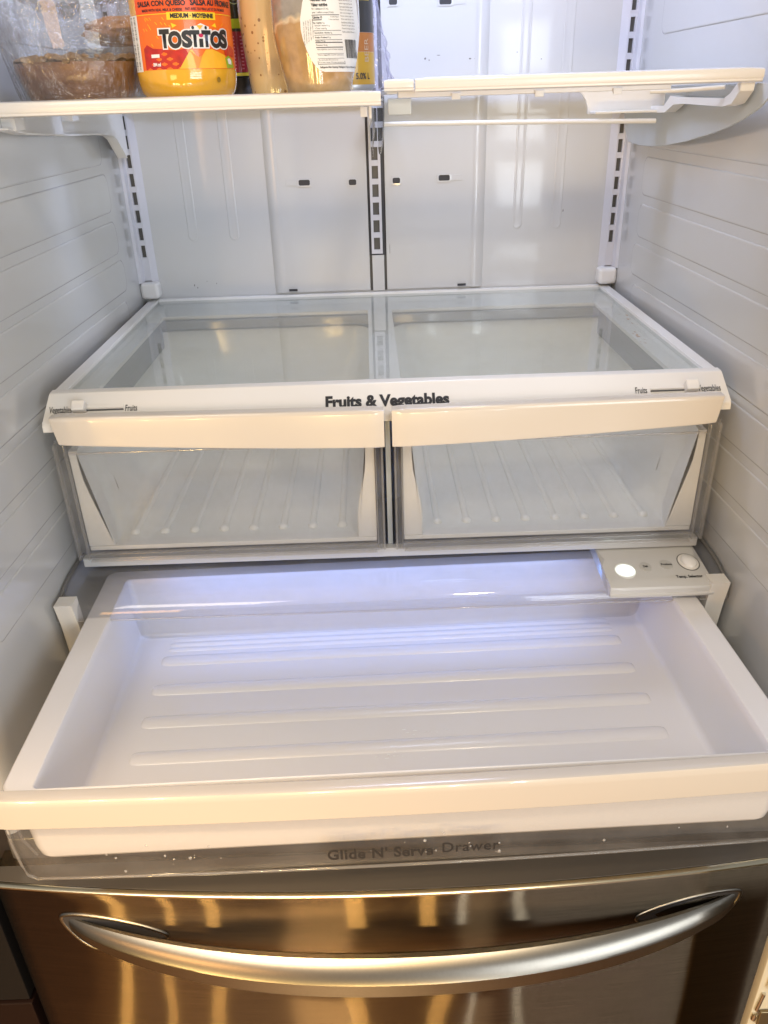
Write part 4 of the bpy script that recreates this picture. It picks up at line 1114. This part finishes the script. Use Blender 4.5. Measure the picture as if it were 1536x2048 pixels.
# crumpled film hugging the bowl
bm = bmesh.new(); rings = []
nz, nk = 34, 150
for i in range(nz + 1):
    z = .004 + .108 * i / nz
    rr = []
    for k in range(nk):
        a = 2 * PI * k / nk
        e = .0032 + .0015 * i / nz
        gx = .060 + (.081 - .060) * (z / .11) ** 1.1; gy = .066 + (.080 - .066) * (z / .11)
        cxx = ox - .008 * z / .11
        c, s_ = math.cos(a), math.sin(a)
        q = noise.noise(Vector((a * 7, z * 22, .5))) * .0035 + abs(noise.noise(Vector((a * 26 + z * 60, z * 30, 2)))) * .0035
        rr.append((cxx + (gx + e + q) * math.copysign(abs(c) ** .77, c), oy + (gy + e + q) * math.copysign(abs(s_) ** .77, s_), ZS + z))
    rings.append(rr)
loft_into(bm, rings, True, (False, False))
link('cling_film', bm_me('cling_film', bm), M['film'], bw, 25)
# crumpled film over the top
bm = bmesh.new(); rings = []
for i in range(16):
    fct = 1 - i / 16
    rings.append([(ox - .008 + .084 * fct * math.copysign(abs(math.cos(a)) ** .77, math.cos(a)), oy + .082 * fct * math.copysign(abs(math.sin(a)) ** .77, math.sin(a)),
                   ZS + .112 - .028 * (1 - fct) + .012 * noise.fractal(Vector((fct * 5 * math.cos(a) * 2, fct * 5 * math.sin(a) * 2, 4)), 1, 2, 3)) for a in [2 * PI * k / 72 for k in range(72)]])
loft_into(bm, rings, True, (False, True))
link('cling_film', bm_me('cling_film', bm), M['film'], bw, 20)

# wrapped leftovers further back on the shelf
px_, py_ = -.270, -.200
pk = thing('wrapped_food', (px_, py_, ZS), 'orange brown leftovers in clear wrap behind the bowl of brown spread', 'food')
bm = bmesh.new()
loft_into(bm, [sup(px_, py_, .088, .060, ZS), sup(px_, py_, .098, .070, ZS + .010), sup(px_, py_, .104, .075, ZS + .040), sup(px_, py_, .104, .075, ZS + .060)], True)
link('container', bm_me('container', bm), mat('grey_tray', (.22, .22, .23), .3, coat=.8, vary=.5, vscale=22, bump=.5, bscale=40), pk, 60)
bm = bmesh.new(); bmesh.ops.create_icosphere(bm, subdivisions=5, radius=1)
for v in bm.verts:
    d = 1 + .12 * noise.fractal(v.co * 3, 1, 2, 4)
    v.co = Vector((px_ - .035 + v.co.x * d * .060, py_ + v.co.y * d * .055, ZS + .079 + v.co.z * d * .018))
link('filling', bm_me('filling', bm), mat('orange_filling', (.50, .20, .05), .4, coat=.6, vary=.4, vscale=30, bump=.4, bscale=60), pk, 60)

# crumpled clear bag hanging over the middle of the shelf
bgx, bgy = .0, -.20
pb = thing('plastic_bag', (bgx, bgy, ZS), 'crumpled clear plastic bag beside the middle rail, right of the beer can', 'bag')
bm = bmesh.new(); rings = []
for i in range(26):
    z = ZS + .001 + .115 * i / 25
    wv = .020 - .012 * (i / 25)
    rings.append([(bgx + .006 - .010 * i / 25 + (wv * (1 + .5 * noise.noise(Vector((a * 3, z * 60, 1))))) * math.cos(a), bgy + wv * .7 * (1 + .5 * noise.noise(Vector((a * 3, z * 60, 7)))) * math.sin(a), z) for a in [2 * PI * k / 36 for k in range(36)]])
loft_into(bm, rings, True, (False, False))
link('bag_film', bm_me('bag_film', bm), clear('bag_film', (.84, .84, .90), .16, (.66, .66, .78), .08, 1.5, bump=.5, bscale=45), pb, 30)

# ------------------------------------------------------------------ cream panel with latch at the lower right
dp = thing('latch_panel', (.42, -.88, -.62), 'cream painted panel with small metal latch beside the freezer drawer, at lower right', 'panel')
cream = mat('cream_paint', (.62, .56, .42), .4, vary=.06, vscale=20)
bm = bmesh.new(); abox(bm, .3665, .46, -.884, -.872, -1.0, -.470, bev=.003)
link('board', bm_me('board', bm), cream, dp)
chrome = mat('latch_metal', (.7, .68, .62), .22, metal=1)
def LP(px, pz): return (.3665 + px * .8, -.8855, pz)
tube('latch_pin', [LP(.0055, -.5790), LP(.0085, -.5500)], .0020, chrome, dp, 12)
tube('latch_pin', [LP(.0045, -.5960), LP(.0055, -.5865)], .0026, chrome, dp, 12)
tube('latch_wire', [LP(.0050, -.5780), LP(.0100, -.5850), LP(.0180, -.5920), LP(.026, -.600)], .0015, chrome, dp, 10)
bm = bmesh.new(); abox(bm, .3735, .3900, -.888, -.8845, -.540, -.523, bev=.0015, seg=3)
link('latch_plate', bm_me('latch_plate', bm), mat('ivory_plastic', (.74, .68, .55), .3, coat=.3), dp)
bm = bmesh.new(); abox(bm, .3745, .4000, -.888, -.8845, -.605, -.580, bev=.0015, seg=3)
link('latch_plate', bm_me('latch_plate', bm), mat('bronze_metal', (.25, .19, .10), .35, metal=.8), dp)
# ------------------------------------------------------------------ dark cabinet on the left
kc = thing('kitchen_cabinet', (-.78, -.45, -1.13), 'near-black cabinet standing against the left side of the refrigerator', 'cabinet')
blk = mat('black_cabinet_finish', (.008, .007, .007), .6, spec=.15)
box('carcass', (-1.1, -.475, -.74, .05, -1.129, .30), blk, kc, bev=.003)
box('door', (-1.095, -.480, -.765, -.7415, -1.02, -.72), mat('dark_brown_front', (.010, .004, .003), .55, spec=.15), kc, bev=.003)
box('drawer_front', (-1.095, -.480, -.765, -.7415, -.712, -.45), blk, kc, bev=.003)
